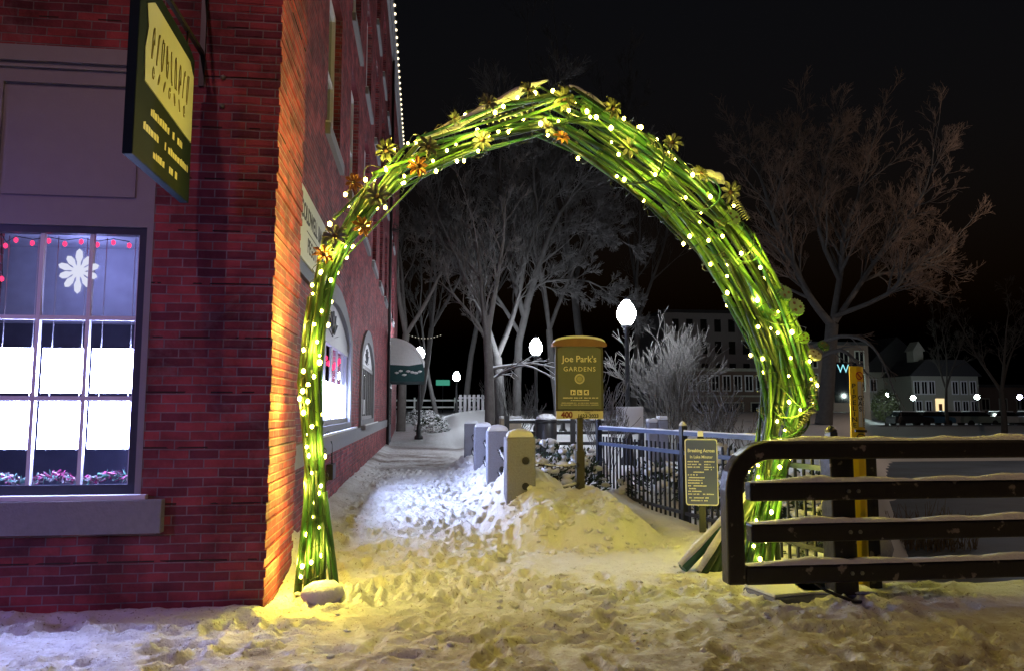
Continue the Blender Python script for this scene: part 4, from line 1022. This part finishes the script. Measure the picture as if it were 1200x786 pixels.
# ------------------------------------------------------------------ trees
def grow(segs, p, d, L_, r, lvl, maxl, up, spread, kids, wander, dens):
    """append branch paths (pts, radii, level)"""
    n = max(3, int(L_/max(.12, L_/6))); pts = [p.copy()]; rad = [r]; q = p.copy(); dd = d.copy()
    for i in range(n):
        dd = (dd+Vector((rnd(-1, 1), rnd(-1, 1), rnd(-1, 1)))*wander+Vector((0, 0, up))).normalized()
        q = q+dd*(L_/n); pts.append(q.copy()); rad.append(r*(1-.72*(i+1)/n))
    segs.append((pts, rad, lvl))
    if lvl >= maxl: return
    nk = int(kids*rnd(.75, 1.25)*(dens if lvl >= 2 else 1))
    for k in range(nk):
        t = rnd(.22, 1.0); i = min(int(t*n), n-1); base = pts[i].lerp(pts[i+1], t*n-i)
        bd_ = (pts[i+1]-pts[i]).normalized(); ax = bd_.orthogonal().normalized(); ax = (Matrix.Rotation(rnd(0, 6.28), 3, bd_) @ ax)
        nd = (bd_*math.cos(spread*rnd(.6, 1.3))+ax*math.sin(spread*rnd(.6, 1.3))).normalized()
        grow(segs, base, nd, L_*(rnd(.42, .72) if lvl < 2 else rnd(.5, .9))*(1-.35*t), rad[i]*rnd(.45, .68), lvl+1, maxl, up, spread, kids, wander, dens)
def sub(segs, path, r0, r1, maxl, up, spread, kids, wander, dens, L_, start=.25, lvl=1, side=2):
    """limb given by hand, with grown side branches"""
    P_ = [Vector(p) for p in path]; Q = [catmull(P_, i, t) for i in range(len(P_)-1) for t in (0, .33, .66)]+[P_[-1]]
    n = len(Q); rad = [r0+(r1-r0)*i/(n-1) for i in range(n)]; segs.append((Q, rad, 0))
    for k in range(int(kids*side)):
        t = rnd(start, 1); i = min(int(t*(n-1)), n-2); bd_ = (Q[i+1]-Q[i]).normalized(); ax = Matrix.Rotation(rnd(0, 6.28), 3, bd_) @ bd_.orthogonal().normalized()
        nd = (bd_*math.cos(spread)+ax*math.sin(spread)).normalized()
        grow(segs, Q[i].copy(), nd, L_*rnd(.5, 1)*(1.1-.5*t), rad[i]*rnd(.4, .6), lvl, maxl, up, spread, kids, wander, dens)
    bd_ = (Q[-1]-Q[-2]).normalized(); grow(segs, Q[-1].copy(), bd_, L_*.8, r1, lvl, maxl, up, spread, kids, wander, dens)
def tree(label, base, segs, mt_trunk, mt_twig, rmin=.006, grp=None, name='bare_tree', cat='tree'):
    o = thing(name, label, cat, base, 0, grp); a = MB(); b = MB(); B = Vector(base)
    for pts, rad, lvl in segs:
        big = lvl <= 1
        (a if big else b).tube([p-B for p in pts], [max(rmin, r) for r in rad], 8 if lvl == 0 else 6 if lvl == 1 else 3 if lvl > 2 else 4, cap=False)
    if a.v: a.build('trunk', mt_trunk, o)
    if b.v: b.build('crown', mt_twig, o)
    return o
# big bare tree right of the arch
random.seed(41); YD = 40; S = []
T = lambda u, v, dy=0: at(u, v, YD+dy)
tb = T(966, 520); tb.z = gz(tb.x, tb.y)
S.append(([tb, T(968, 470), T(972, 420), T(975, 380)], [.5, .42, .38, .36], 0))
args = dict(maxl=4, up=.05, spread=.60, kids=5, wander=.14, dens=.95, side=5)
for pth_, r0, L_ in [([T(975, 382), T(950, 350), T(930, 310), T(905, 250), T(890, 205), T(872, 175, 3)], .24, 4.4), ([T(975, 380), T(985, 320), T(990, 270), T(1010, 220), T(1020, 180)], .21, 4.2), ([T(978, 378), T(1010, 330), T(1050, 270), T(1080, 230, -3), T(1092, 195, -4)], .19, 3.6), ([T(975, 372), T(1040, 345, -2), T(1070, 310, -3), T(1100, 300, -3), T(1115, 285, -3)], .15, 2.8), ([T(972, 380), T(940, 330, 2), T(920, 270, 2), T(925, 200, 3), T(935, 160, 3)], .18, 4), ([T(985, 330), T(960, 270), T(965, 200), T(975, 160)], .16, 3.6), ([T(1010, 330), T(1040, 320, 3), T(1075, 330, 4), T(1100, 345, 5)], .12, 2.4)]:
    sub(S, pth_, r0, .035, L_=L_, **args)
for pth_ in ([T(955, 405, -3), T(985, 394, -5), T(1015, 400, -6), T(1035, 425, -7), T(1050, 465, -7)], [T(960, 420, -3), T(985, 410, -5), T(1005, 425, -6), T(1018, 440, -6)]):
    sub(S, pth_, .13, .02, 3, -.06, .5, 3, .1, 1, 1.4)
tree('huge wide spreading bare tree behind the right limb of the arch', tb, S, M['bark'], M['bark_warm'], .0075)
# pale tree in the middle
random.seed(42); YA = 27; T = lambda u, v, dy=0: at(u, v, YA+dy); S = []
tb = T(606, 490); tb.z = gz(tb.x, tb.y)
S.append(([tb, T(606, 450), T(608, 400), T(618, 360)], [.17, .145, .135, .125], 0))
args = dict(maxl=4, up=.04, spread=.6, kids=6, wander=.15, dens=1.25)
for pth_, r0, L_ in [([T(616, 362), T(632, 310), T(650, 262), T(675, 225), T(700, 205)], .14, 3.0), ([T(614, 370), T(600, 320), T(590, 260), T(586, 200), T(590, 160)], .11, 2.8), ([T(645, 280), T(660, 270), T(690, 262), T(716, 275)], .06, 1.8), ([T(610, 392), T(580, 345), T(545, 300), T(520, 270)], .08, 2.6), ([T(622, 345), T(640, 330), T(690, 330), T(720, 350)], .05, 1.8), ([T(604, 330), T(630, 260), T(625, 200), T(640, 150)], .08, 2.6)]:
    sub(S, pth_, r0, .02, L_=L_, **args)
tree('tall pale bare tree in the middle with smooth forked trunk', tb, S, M['bark'], M['bark'], .008)
# dark gnarled tree nearer, with snowy low branches to the right
random.seed(43); YB = 20; T = lambda u, v, dy=0: at(u, v, YB+dy); S = []
tb = T(574, 500); tb.z = gz(tb.x, tb.y)
S.append(([tb, T(574, 470), T(573, 430), T(571, 400), T(572, 370)], [.15, .13, .12, .11, .09], 0))
args = dict(maxl=4, up=.06, spread=.55, kids=4, wander=.2, dens=1.0)
for pth_, r0, L_ in [([T(571, 400), T(566, 350), T(562, 310), T(555, 260)], .10, 1.7), ([T(572, 385), T(582, 330), T(590, 280), T(592, 230)], .09, 1.7), ([T(574, 410), T(560, 380), T(535, 350), T(515, 330)], .06, 1.5)]:
    sub(S, pth_, r0, .015, L_=L_, **args)
tb_o = tree('dark knotty tree trunk beside the path end with low snow laden branches', tb, S, M['bark_dark'], M['bark_dark'], .006)
sb = []
for pth_ in ([T(576, 432), T(600, 428), T(625, 426), T(655, 432)], [T(576, 445), T(590, 436), T(615, 428, -1), T(640, 438, -1)]):
    sub(sb, pth_, .045, .012, 3, -.02, .5, 3, .15, 1, .8)
mbs = MB()
for pts, rad, lvl in sb: mbs.tube([p-tb for p in pts], [max(.008, r) for r in rad], 5, cap=False)
mbs.build('low_branch', M['bark_dark'], tb_o)
mbs = MB()
for pts, rad, lvl in sb:
    if lvl <= 2: mbs.tube([p-tb+Vector((0, 0, max(.008, r)*.9)) for p, r in zip(pts, rad)], [max(.006, r*.7) for r in rad], 5, cap=False)
mbs.build('branch_snow', M['snow'], tb_o)
# trees further left and behind
def auto_tree(label, u, Y_, H, r, seed, kids=5, up=.06, spread=.5, mt_='bark', lean=(0, 0), grp=None):
    random.seed(seed); S = []; b = at(u, 480, Y_); b.z = gz(b.x, b.y)
    d = Vector((lean[0], lean[1], 1)).normalized(); pts = [b]; q = b.copy()
    for k in range(3): d = (d+Vector((rnd(-.08, .08), rnd(-.08, .08), 0))).normalized(); q = q+d*H*.11; pts.append(q.copy())
    S.append((pts, [r, r*.9, r*.8, r*.74], 0))
    for k in range(3):
        a = 2*math.pi*k/3+rnd(-.5, .5); dd = (d+Vector((math.cos(a), math.sin(a), 0))*rnd(.25, .5)).normalized()
        P_ = [pts[-1]]
        for j in range(4): dd = (dd+Vector((rnd(-.15, .15), rnd(-.15, .15), .05))).normalized(); P_.append(P_[-1]+dd*H*.14)
        sub(S, P_, r*rnd(.45, .6), r*.10, 4, up, spread, kids, .15, 1, H*.24)
    return tree(label, b, S, M[mt_], M[mt_], .010 if Y_ > 40 else .008)
auto_tree('slim bare tree leaning right behind the green awning', 487, 44, 17, .20, 51, 4, lean=(.25, 0))
auto_tree('bare tree standing past the far snow mound under the arch', 545, 52, 19, .22, 52, 5)
auto_tree('dark bare tree right beside the awning post', 470, 38, 15, .24, 53, 4, mt_='bark_dark')
auto_tree('leaning bare tree with twin stems near the distant park fence', 512, 49, 12, .16, 54, 4, lean=(-.3, 0))
auto_tree('tall bare tree whose faint crown shows above the arch peak', 690, 52, 29, .35, 55, 5)
auto_tree('bare tree with fine twigs behind the tall globe lamp', 742, 60, 24, .3, 56, 4)
auto_tree('broad bare tree left of the tall globe lamp in the background', 655, 38, 15, .22, 57, 5)
auto_tree('black leafless tree at the far right before the parked cars', 1175, 62, 13, .28, 58, 4, mt_='bark_dark', spread=.7)
auto_tree('small dim bare tree between the pale house and the car park', 1110, 74, 12, .2, 59, 4, mt_='bark_dark')
auto_tree('rough barked thick old trunk lit warm behind the dark gnarled tree', 588, 25, 9, .24, 60, 4)

# frosted twiggy shrub
def twiggy(label, u, v, Y_, H, W, n, seed, mt_, r=.012, grp=None, name='twiggy_shrub', maxl=3, kids=6, spread=.45, up=.10, wander=.10):
    random.seed(seed); S = []; b = at(u, v, Y_); b.z = gz(b.x, b.y)
    for k in range(n):
        a = rnd(0, 6.28); s = math.sqrt(random.random()); d = Vector((math.cos(a)*s*W/H*.8, math.sin(a)*s*W/H*.8, 1)).normalized()
        grow(S, b+Vector((math.cos(a)*.15*s, math.sin(a)*.15*s, 0)), d, H*rnd(.65, 1.0), r, 1, maxl, up, spread, kids, wander, 1)
    o = thing(name, label, 'shrub', b, 0, grp); st = MB(); tw = MB()
    for pts, rad, lvl in S: (st if lvl == 1 else tw).tube([p-b for p in pts], [max(.0055, q) for q in rad], 5 if lvl == 1 else 3, cap=False)
    st.build('stem', mt_, o); tw.build('twigs' if False else 'twig_crown', mt_, o); return o
twiggy('tall frosted twiggy shrub glittering beside the bright globe lamp', 789, 500, 17, 2.35, 1.1, 16, 61, M['twig'], .022, maxl=4, kids=5, spread=.50, up=.05, wander=.15)
twiggy('low frosted twiggy shrub right behind the garden sign', 712, 500, 15, 1.4, 1.1, 9, 62, M['twig'], .010)
twiggy('thin pale curly twigs behind the information sign', 855, 505, 12, 1.2, .7, 6, 63, M['twig'], .009)
twiggy('low bare bush in front of the grey mill building', 840, 500, 24, 1.6, 2.2, 10, 64, M['bark'], .010)
twiggy('bare thicket between the dark tree and the litter bin', 600, 495, 22, 1.7, 2.0, 10, 65, M['bark'], .010)
p = CAM+ray(1090, 640)*((-1.62-1.5)/ray(1090, 640).z)
random.seed(66); wd = thing('dry_weeds', 'clump of dry brown weeds standing on the river ice', 'weeds', p); m_ = MB()
for k in range(170):
    a = rnd(0, 6.28); s = math.sqrt(random.random()); b = Vector((math.cos(a)*s*1.1, math.sin(a)*s*.7, 0)); h = rnd(.5, 1.35)*(1-.4*s); d = Vector((rnd(-.35, .35), rnd(-.35, .35), 1))
    m_.tube([b, b+d*h*.5, b+d*h+Vector((rnd(-.1, .1), 0, -.05))], [.012, .009, .005], 3, cap=False)
m_.build('stalk', M['weed'], wd)

# evergreen shrubs under snow
def yew(label, c, r, h, seed, grp='snow covered evergreen shrubs', snow=.6):
    random.seed(seed); o = thing('evergreen_shrub', label, 'shrub', c, 0, grp); lf = MB(); sn = MB()
    n = int(900*max(r, .5))
    for k in range(n):
        a = rnd(0, 6.28); e = math.acos(rnd(0, 1)); q = rnd(.6, 1.02)
        p_ = Vector((math.cos(a)*math.sin(e)*r*q, math.sin(a)*math.sin(e)*r*q, math.cos(e)*h*q))
        d = (p_.normalized()+Vector((rnd(-.7, .7), rnd(-.7, .7), rnd(-.4, .5)))).normalized(); s = d.cross(Vector((rnd(-1, 1), rnd(-1, 1), rnd(-1, 1)))).normalized()
        l = rnd(.05, .12); w_ = rnd(.012, .022)
        lf.add([p_-s*w_, p_+d*l*.6-s*w_*.9, p_+d*l, p_+d*l*.6+s*w_*.9, p_+s*w_], [(0, 1, 2, 3, 4)])
    for k in range(int(120*max(r, .5)*snow*2)):
        a = rnd(0, 6.28); e = math.acos(rnd(.15, 1)); q = rnd(.85, 1.05)
        p_ = (math.cos(a)*math.sin(e)*r*q, math.sin(a)*math.sin(e)*r*q, math.cos(e)*h*q)
        sn.ball(p_, rnd(.03, .085), 0, 1, (rnd(.8, 1.6), rnd(.8, 1.5), rnd(.5, .9)), .16)
    lf.build('foliage', M['leaf'], o); sn.build('snow_load', M['snow'], o); return o
Yw = [(1.75, 10.6, .50, .50, 'snow covered evergreen shrub just right of the nearest granite post'), (2.25, 11.2, .55, .62, 'snow covered evergreen shrub right behind the garden sign post'), (2.0, 12.8, .65, .75, 'rounded snowy evergreen between the garden sign and the litter bin'), (2.75, 13.2, .6, .6, 'snowy evergreen shrub left of the picket fence end post'),
      (3.5, 11.0, .55, .55, 'snowy evergreen seen through the left end of the picket fence'), (4.1, 9.6, .55, .6, 'snowy evergreen seen through the fence left of the information sign'), (4.4, 8.4, .5, .55, 'snowy evergreen seen through the fence just right of the information sign'), (4.7, 11.6, .7, .7, 'big snowy evergreen on the bank behind the middle of the fence'), (4.15, 7.4, .45, .5, 'snowy evergreen on the bank behind the right foot of the arch'), (5.6, 10.2, .6, .6, 'snowy evergreen lowest on the river bank behind the guard rail')]
for i, (x, y, r, h, lab) in enumerate(Yw): yew(lab, (x, y, gz(x, y)-.05), r, h, 70+i)
for i, (u, v, Y_, r, lab) in enumerate([(506, 494, 36, .85, 'nearest round snowy bush on the far stretch of path'), (500, 488, 40, .75, 'second round snowy bush behind the nearest one on the far path'), (489, 484, 44, .7, 'farthest snow topped bush beside the awning lamp')]):
    p = at(u, v, Y_); yew(lab, (p.x, p.y, gz(p.x, p.y)), r, r*1.05, 90+i, 'round bushes on the far path', .8)
# rocks with snow on the bank
for i, (x, y, s) in enumerate([(4.3, 10.6, .4), (4.0, 8.9, .35), (5.2, 9.3, .5), (5.0, 8.3, .4)]):
    random.seed(110+i); o = thing('bank_rock', ['snowy rock left of the information sign behind the fence', 'snowy rock directly below the information sign', 'large snowy rock lowest on the river bank', 'snowy rock beside the right arch foot beyond the fence'][i], 'rock', (x, y, gz(x, y)), rnd(0, 3), 'rocks on the river bank')
    MB().ball((0, 0, 0), s, 0, 2, (1.2, .9, .7), .12).build('stone', M['granite'], o); MB().ball((0, 0, s*.25), s*.9, 0, 2, (1.15, .85, .6), .05).build('snow', M['snow'], o)

# ------------------------------------------------------------------ small park things
p = at(640, 512, 18.5)
lb = thing('litter_bin', 'dark round litter bin with snow on its lid behind the evergreens', 'bin', (p.x, p.y, gz(p.x, p.y)))
MB().lathe([(.25, 0), (.27, .1), (.27, .85), (.24, .9)], n=16).build('drum', M['black'], lb); MB().lathe([(.28, .88), (.28, .95), (.18, 1.02), (.02, 1.05)], n=16).build('lid', M['black'], lb); MB().lathe([(.26, .96), (.24, 1.03), (.14, 1.09), (.02, 1.11)], n=16).build('lid_snow', M['snow'], lb)
rf = thing('rail_fence', 'low dark three rail fence left of the litter bin', 'fence', (at(603, 515, 18.8).x, 18.8, gz(2.4, 18.8)))
for z_ in (.35, .62, .9): MB().box((-.2, -.03, z_-.04), (3.3, .03, z_+.04)).build('rail', M['black'], rf)
for x in (-.2, 1.5, 3.3): MB().box((x-.06, -.06, -.2), (x+.06, .06, 1.05)).build('fence_post', M['black'], rf)
MB().tube([(-.2+3.5*k/20, 0, .945) for k in range(21)], [.02+.02*random.random() for _ in range(21)], 6).build('rail_snow', M['snow'], rf)
p = at(598, 497, 21); ub = thing('utility_box', 'tan utility box with snow on top behind the granite posts', 'box', (p.x, p.y, gz(p.x, p.y)))
MB().box((-.3, -.2, 0), (.3, .2, .95)).build('cabinet', mat('tan_steel', (.30, .25, .18), .6), ub, .02); MB().box((-.3, -.2, .951), (.3, .2, 1.03)).build('snow', M['snow'], ub, .03)
p = at(737, 488, 15.9); ns = thing('notice_board', 'small blank white notice plate fixed to the bright globe lamp post', 'sign', (p.x, p.y-.08, p.z))
MB().box((-.30, -.012, -.22), (.30, .0, .22)).build('plate', M['whitep'], ns, .01); MB().box((-.03, 0, -.15), (.03, .06, .15)).build('clamp', M['black'], ns)
for i, (u, lab) in enumerate([(764, 'left snow topped stone bollard in front of the frosted shrub'), (776, 'right snow topped stone bollard in front of the frosted shrub')]):
    p = at(u, 505, 14.5); o = thing('stone_bollard', lab, 'bollard', (p.x, p.y, gz(p.x, p.y)), 0, 'stone bollards by the shrub')
    MB().box((-.10, -.1, -.2), (.10, .1, .95+.05*i)).build('shaft', M['granite'], o, .02); MB().box((-.1, -.1, .951+.05*i), (.1, .1, 1.03+.05*i)).build('snow', M['snow'], o, .025)
df = thing('park_fence', 'distant white rail fence crossing behind the far snow mound', 'fence', (at(462, 470, 56).x, 56, gz(0, 56)))
for z_ in (.5, 1.0): MB().box((0, -.05, z_-.06), (6.2, .05, z_+.06)).build('rail', M['whitesign'], df)
for k in range(5): MB().box((k*1.5-.06, -.07, -.3), (k*1.5+.06, .07, 1.2)).build('fence_post', M['whitesign'], df)
pg = at(538, 478, 50); gt_ = thing('slatted_gate', 'small grey slatted gate at the end of the distant fence', 'gate', (pg.x, pg.y, gz(pg.x, pg.y)))
for k in range(9): MB().box((k*.3, -.03, .1), (k*.3+.18, .03, 1.35)).build('board', M['greypaint'], gt_)
MB().box((-.05, .031, 1.1), (2.7, .07, 1.2)).build('rail', M['greypaint'], gt_)
ol = thing('overhead_string_lights', 'faint string of tiny bulbs hung between the distant trees', 'string lights', at(474, 390, 40)); e = at(518, 392, 40)-ol.location
f = lambda t: e*t-Vector((0, 0, .25*4*t*(1-t)))
MB().tube([f(k/12) for k in range(13)], .01, 4).build('wire', M['wire'], ol)
dim = glow('tiny_bulb', (1, .9, .75), .7)
for k in range(12): MB().ball(f((k+.5)/12), .03, 0, 1).build('bulb', dim, ol)
p = at(519, 448, 60); gl_ = thing('green_street_sign', 'dim green lit plate hanging far off beyond the path', 'sign', p); MB().box((-.55, -.04, -.22), (.55, 0, .22)).build('lit_plate', glow('green_lit_plate', (.10, .55, .38), .5), gl_, .03); MB().tube([(0, .05, -4), (0, .05, .3)], .05, 6).build('pole', M['black'], gl_)

# ------------------------------------------------------------------ across the river
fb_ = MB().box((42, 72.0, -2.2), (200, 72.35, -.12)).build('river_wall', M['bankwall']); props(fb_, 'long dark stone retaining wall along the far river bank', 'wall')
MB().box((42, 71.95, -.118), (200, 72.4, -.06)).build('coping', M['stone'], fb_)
def windows(b, x0, x1, nx_, z0, z1, nz, w_, h_, y, mt_, frame=None, proto_name='window'):
    pr_ = None
    for i in range(nx_):
        for j in range(nz):
            x = x0+(x1-x0)*(i+.5)/nx_; z_ = z0+(z1-z0)*(j+.5)/nz
            if pr_ is None:
                pr_ = MB().box((-w_/2, -.04, -h_/2), (w_/2, .0, h_/2)).build(proto_name, mt_, b); pr_.location = (x, y, z_)
                if frame:
                    f_ = MB(); f_.box((-w_/2-.14, -.07, -h_/2-.14), (-w_/2, -.0, h_/2+.14)); f_.box((w_/2, -.07, -h_/2-.14), (w_/2+.14, .0, h_/2+.14)); f_.box((-w_/2, -.07, h_/2), (w_/2, .0, h_/2+.14)); f_.box((-w_/2, -.07, -h_/2-.14), (w_/2, 0, -h_/2)); f_.box((-.05, -.07, -h_/2), (.05, -.041, h_/2))
                    f_.build('frame', frame, pr_)
            else: c = copy_tree(pr_, b); c.location = (x, y, z_)
b1 = thing('mill_building', 'tall grey four storey mill block with rows of dark windows across the river', 'building', (at(845, 480, 95).x, 95, -.25))
MB().box((-7.5, 0, 0), (9, 12, 14.6)).build('wall', M['millwall'], b1); MB().box((-7.8, -.3, 14.6), (9.3, 12.3, 15.0)).build('roof', M['roofdark'], b1)
windows(b1, -7, 8.6, 8, 5.6, 14.4, 3, .9, 1.7, 0, M['darkglass'])
b2 = thing('brick_shop_block', 'long dark two storey shop block in front of the grey mill', 'building', (at(800, 480, 86).x, 86, -.25))
MB().box((0, 0, 0), (23.5, 7, 6.4)).build('wall', M['brick_far'], b2); MB().box((-.2, -.25, 6.4), (23.7, 7.2, 6.75)).build('roof', M['housewall'], b2)
MB().box((0, -.12, 3.3), (23.5, -.002, 3.5)).build('string_course', M['housewall'], b2)
windows(b2, .6, 10.5, 7, 3.7, 6.2, 1, .8, 1.7, 0, M['darkglass'], M['whitewood']); windows(b2, .6, 23, 6, .4, 3.0, 1, 2.6, 1.7, 0, M['darkglass'], M['housewall'], 'shop_window'); windows(b2, 12, 23, 5, 3.7, 6.2, 1, .9, 1.7, 0, M['darkglass'])
b3 = thing('corner_block', 'dark three storey block with a cyan lit letter in its window', 'building', (at(984, 480, 84).x, 84, -.25))
MB().box((-4.5, 0, 0), (4.0, 8, 9.5)).build('wall', M['brick_far'], b3); MB().box((-4.7, -.2, 9.5), (4.2, 8.2, 9.9)).build('roof', M['roofdark'], b3)
windows(b3, -4.2, 3.8, 4, 3.6, 9.2, 2, 1.0, 1.9, 0, M['darkglass'], M['housewall'])
MB().box((-.6, -.15, 2.6), (2.4, -.001, 7.4)).build('shop_bay', M['darkglass'], b3)
pw = at(988, 432, 83.8)-b3.location
text('neon_letter', 'W', 1.5, frame_mat((pw.x, -.2, pw.z), (1, 0, 0), (0, 0, 1)), M['neon'], b3, thick=.03, bold=-.03)
b4 = thing('pale_house', 'pale two storey clapboard house with a cupola and a lit front doorway', 'building', (at(1104, 480, 92).x, 92, -.2))
MB().box((-4.2, 0, 0), (5.5, 7, 6.2)).build('wall', M['housewall'], b4)
MB().prism([(-4.6, 6.2), (5.9, 6.2), (3.5, 8.4), (-2.2, 8.4)], frame_mat((0, 7.3, 0), (1, 0, 0), (0, 0, 1)), 7.6).build('roof', M['roofdark'], b4)
cu_ = MB().box((-3.0, 1, 8.2), (-1.6, 2.4, 9.6)); cu_.prism([(-3.2, 9.6), (-1.4, 9.6), (-2.3, 10.9)], frame_mat((0, 2.6, 0), (1, 0, 0), (0, 0, 1)), 1.8); cu_.build('cupola', M['housewall'], b4)
windows(b4, -4, -.8, 3, 3.5, 5.8, 1, .7, 1.6, 0, M['darkglass'], M['whitewood']); windows(b4, 1.4, 5.3, 3, 3.5, 5.8, 1, .7, 1.6, 0, M['darkglass'], M['whitewood']); windows(b4, -4, -1.2, 2, .8, 3.1, 1, .7, 1.7, 0, M['darkglass'], M['whitewood'], 'lower_window'); windows(b4, 1.6, 5.3, 3, .8, 3.1, 1, .7, 1.7, 0, M['darkglass'], M['whitewood'], 'lower_window')
dr = MB().box((-.9, -.06, .7), (.7, -.001, 3.2)).build('doorway', M['door_lit'], b4); MB().box((-.5, -.16, .7), (-.05, -.061, 2.5)).build('door', mat('brown_door', (.25, .10, .05), .5), dr)
st_ = MB().box((-1.1, -1.2, 0), (.9, -.07, .65)); st_.build('porch', M['housewall'], b4)
b5 = thing('gabled_house', 'dim gabled house with white siding half hidden left of the pale house', 'building', (at(1050, 480, 98).x, 98, -.2))
MB().box((-5, 0, 0), (6, 8, 7)).build('wall', M['housewall'], b5); MB().prism([(-5.4, 7), (6.4, 7), (.5, 12)], frame_mat((0, 8.3, 0), (1, 0, 0), (0, 0, 1)), 8.6).build('roof', M['roofdark'], b5)
windows(b5, -4.5, 5.5, 4, 1, 6.5, 2, .8, 1.6, 0, M['darkglass'], M['whitewood'])
b6 = thing('lower_annex', 'low dark annex at the far right beyond the parked cars', 'building', (at(1185, 480, 100).x, 100, -.2))
MB().box((-6, 0, 0), (12, 8, 5)).build('wall', M['brick_far'], b6); MB().box((-6.3, -.3, 5), (12.3, 8.3, 5.4)).build('roof', M['roofdark'], b6); windows(b6, -5.5, 11.5, 6, 1, 4, 1, 1.1, 1.5, 0, M['darkglass'], M['housewall'])
# lit topiary by the lamps
p = at(1038, 482, 78); random.seed(121); tp = thing('lit_evergreen', 'round evergreen lit yellow beside the pipeline marker across the river', 'tree', (p.x, p.y, -.25)); m_ = MB(); m2 = MB()
for k in range(900):
    a = rnd(0, 6.28); e = math.acos(rnd(-1, 1)); q = rnd(.7, 1)*1.5; c = Vector((math.cos(a)*math.sin(e)*q, math.sin(a)*math.sin(e)*q, 2.2+math.cos(e)*q*1.25)); d = Vector((rnd(-1, 1), rnd(-1, 1), rnd(-1, 1))).normalized()*.2; s = d.orthogonal().normalized()*.09
    m_.add([c-d, c+s, c+d, c-s], [(0, 1, 2, 3)])
m_.build('crown', mat('dusty_leaf', (.10, .12, .05), .8), tp); MB().tube([(0, 0, 0), (0, 0, 1.6)], .15, 8).build('trunk', M['bark_dark'], tp)
FLP = [(1008, 467, 76, 'globefar', 'far lamp glowing left of the yellow marker across the river'), (1039, 462, 79.5, 'globefar', 'far lamp behind the lit round evergreen'), (1070, 466, 78, 'globefar', 'far lamp at the left corner of the pale house'), (1145, 465, 78, 'globefar', 'far lamp above the parked cars right of the pale house'), (1195, 465, 78, 'globeviolet', 'far violet tinted lamp at the right edge by the annex')]
for u, v, Y_, gm, lab in FLP:
    p = at(u, v, Y_); o = thing('far_lamp', lab, 'street lamp', (p.x, p.y, -.25), 0, 'street lamps across the river'); H = p.z+.25
    MB().lathe([(.14, 0), (.10, .3), (.07, H-.3), (.12, H-.25)], n=8).build('post', M['black'], o); MB().lathe([(.12, H-.25), (.28, H-.02), (.2, H+.2), (.03, H+.3)], n=10).build('globe', M[gm], o)
def car(label, u, Y_, col, seed):
    o = thing('parked_car', label, 'car', (at(u, 485, Y_).x, Y_, -.25), R(rnd(-4, 4)), 'cars parked across the river')
    body = [(-2.2, .35), (2.2, .35), (2.25, .7), (2.1, .95), (1.0, 1.05), (-2.1, 1.08), (-2.25, .8)]
    MB().prism(body, frame_mat((0, .88, 0), (1, 0, 0), (0, 0, 1)), 1.76).build('body', mat('car_paint', col, .3, var=.1), o, .05)
    MB().prism([(-1.9, 1.06), (1.05, 1.04), (.35, 1.52), (-1.4, 1.55)], frame_mat((0, .78, 0), (1, 0, 0), (0, 0, 1)), 1.56).build('cabin', M['darkglass'], o)
    MB().prism([(-1.45, 1.55), (.4, 1.52), (.3, 1.62), (-1.3, 1.66)], frame_mat((0, .76, 0), (1, 0, 0), (0, 0, 1)), 1.52).build('roof_snow', M['snow'], o)
    for x in (-1.4, 1.4):
        for y in (-.82, .82): MB().tube([(x, y-.09, .33), (x, y+.09, .33)], .33, 12, smooth=False).build('wheel', M['tyre'], o)
random.seed(131)
for a in [('dark car parked left of the pale house doorway', 1066, 75.0, (.03, .03, .035)), ('blue car parked below the lit doorway', 1092, 75.6, (.08, .18, .30)), ('silver car parked just right of the blue car', 1118, 76.0, (.35, .35, .36)), ('grey green car parked under the far lamp', 1145, 75.4, (.25, .30, .26)), ('white car parked behind the black leafless tree', 1178, 76.2, (.55, .56, .55)), ('pale car at the right edge of the far car park', 1212, 75.6, (.40, .42, .42))]: car(*a, 0)
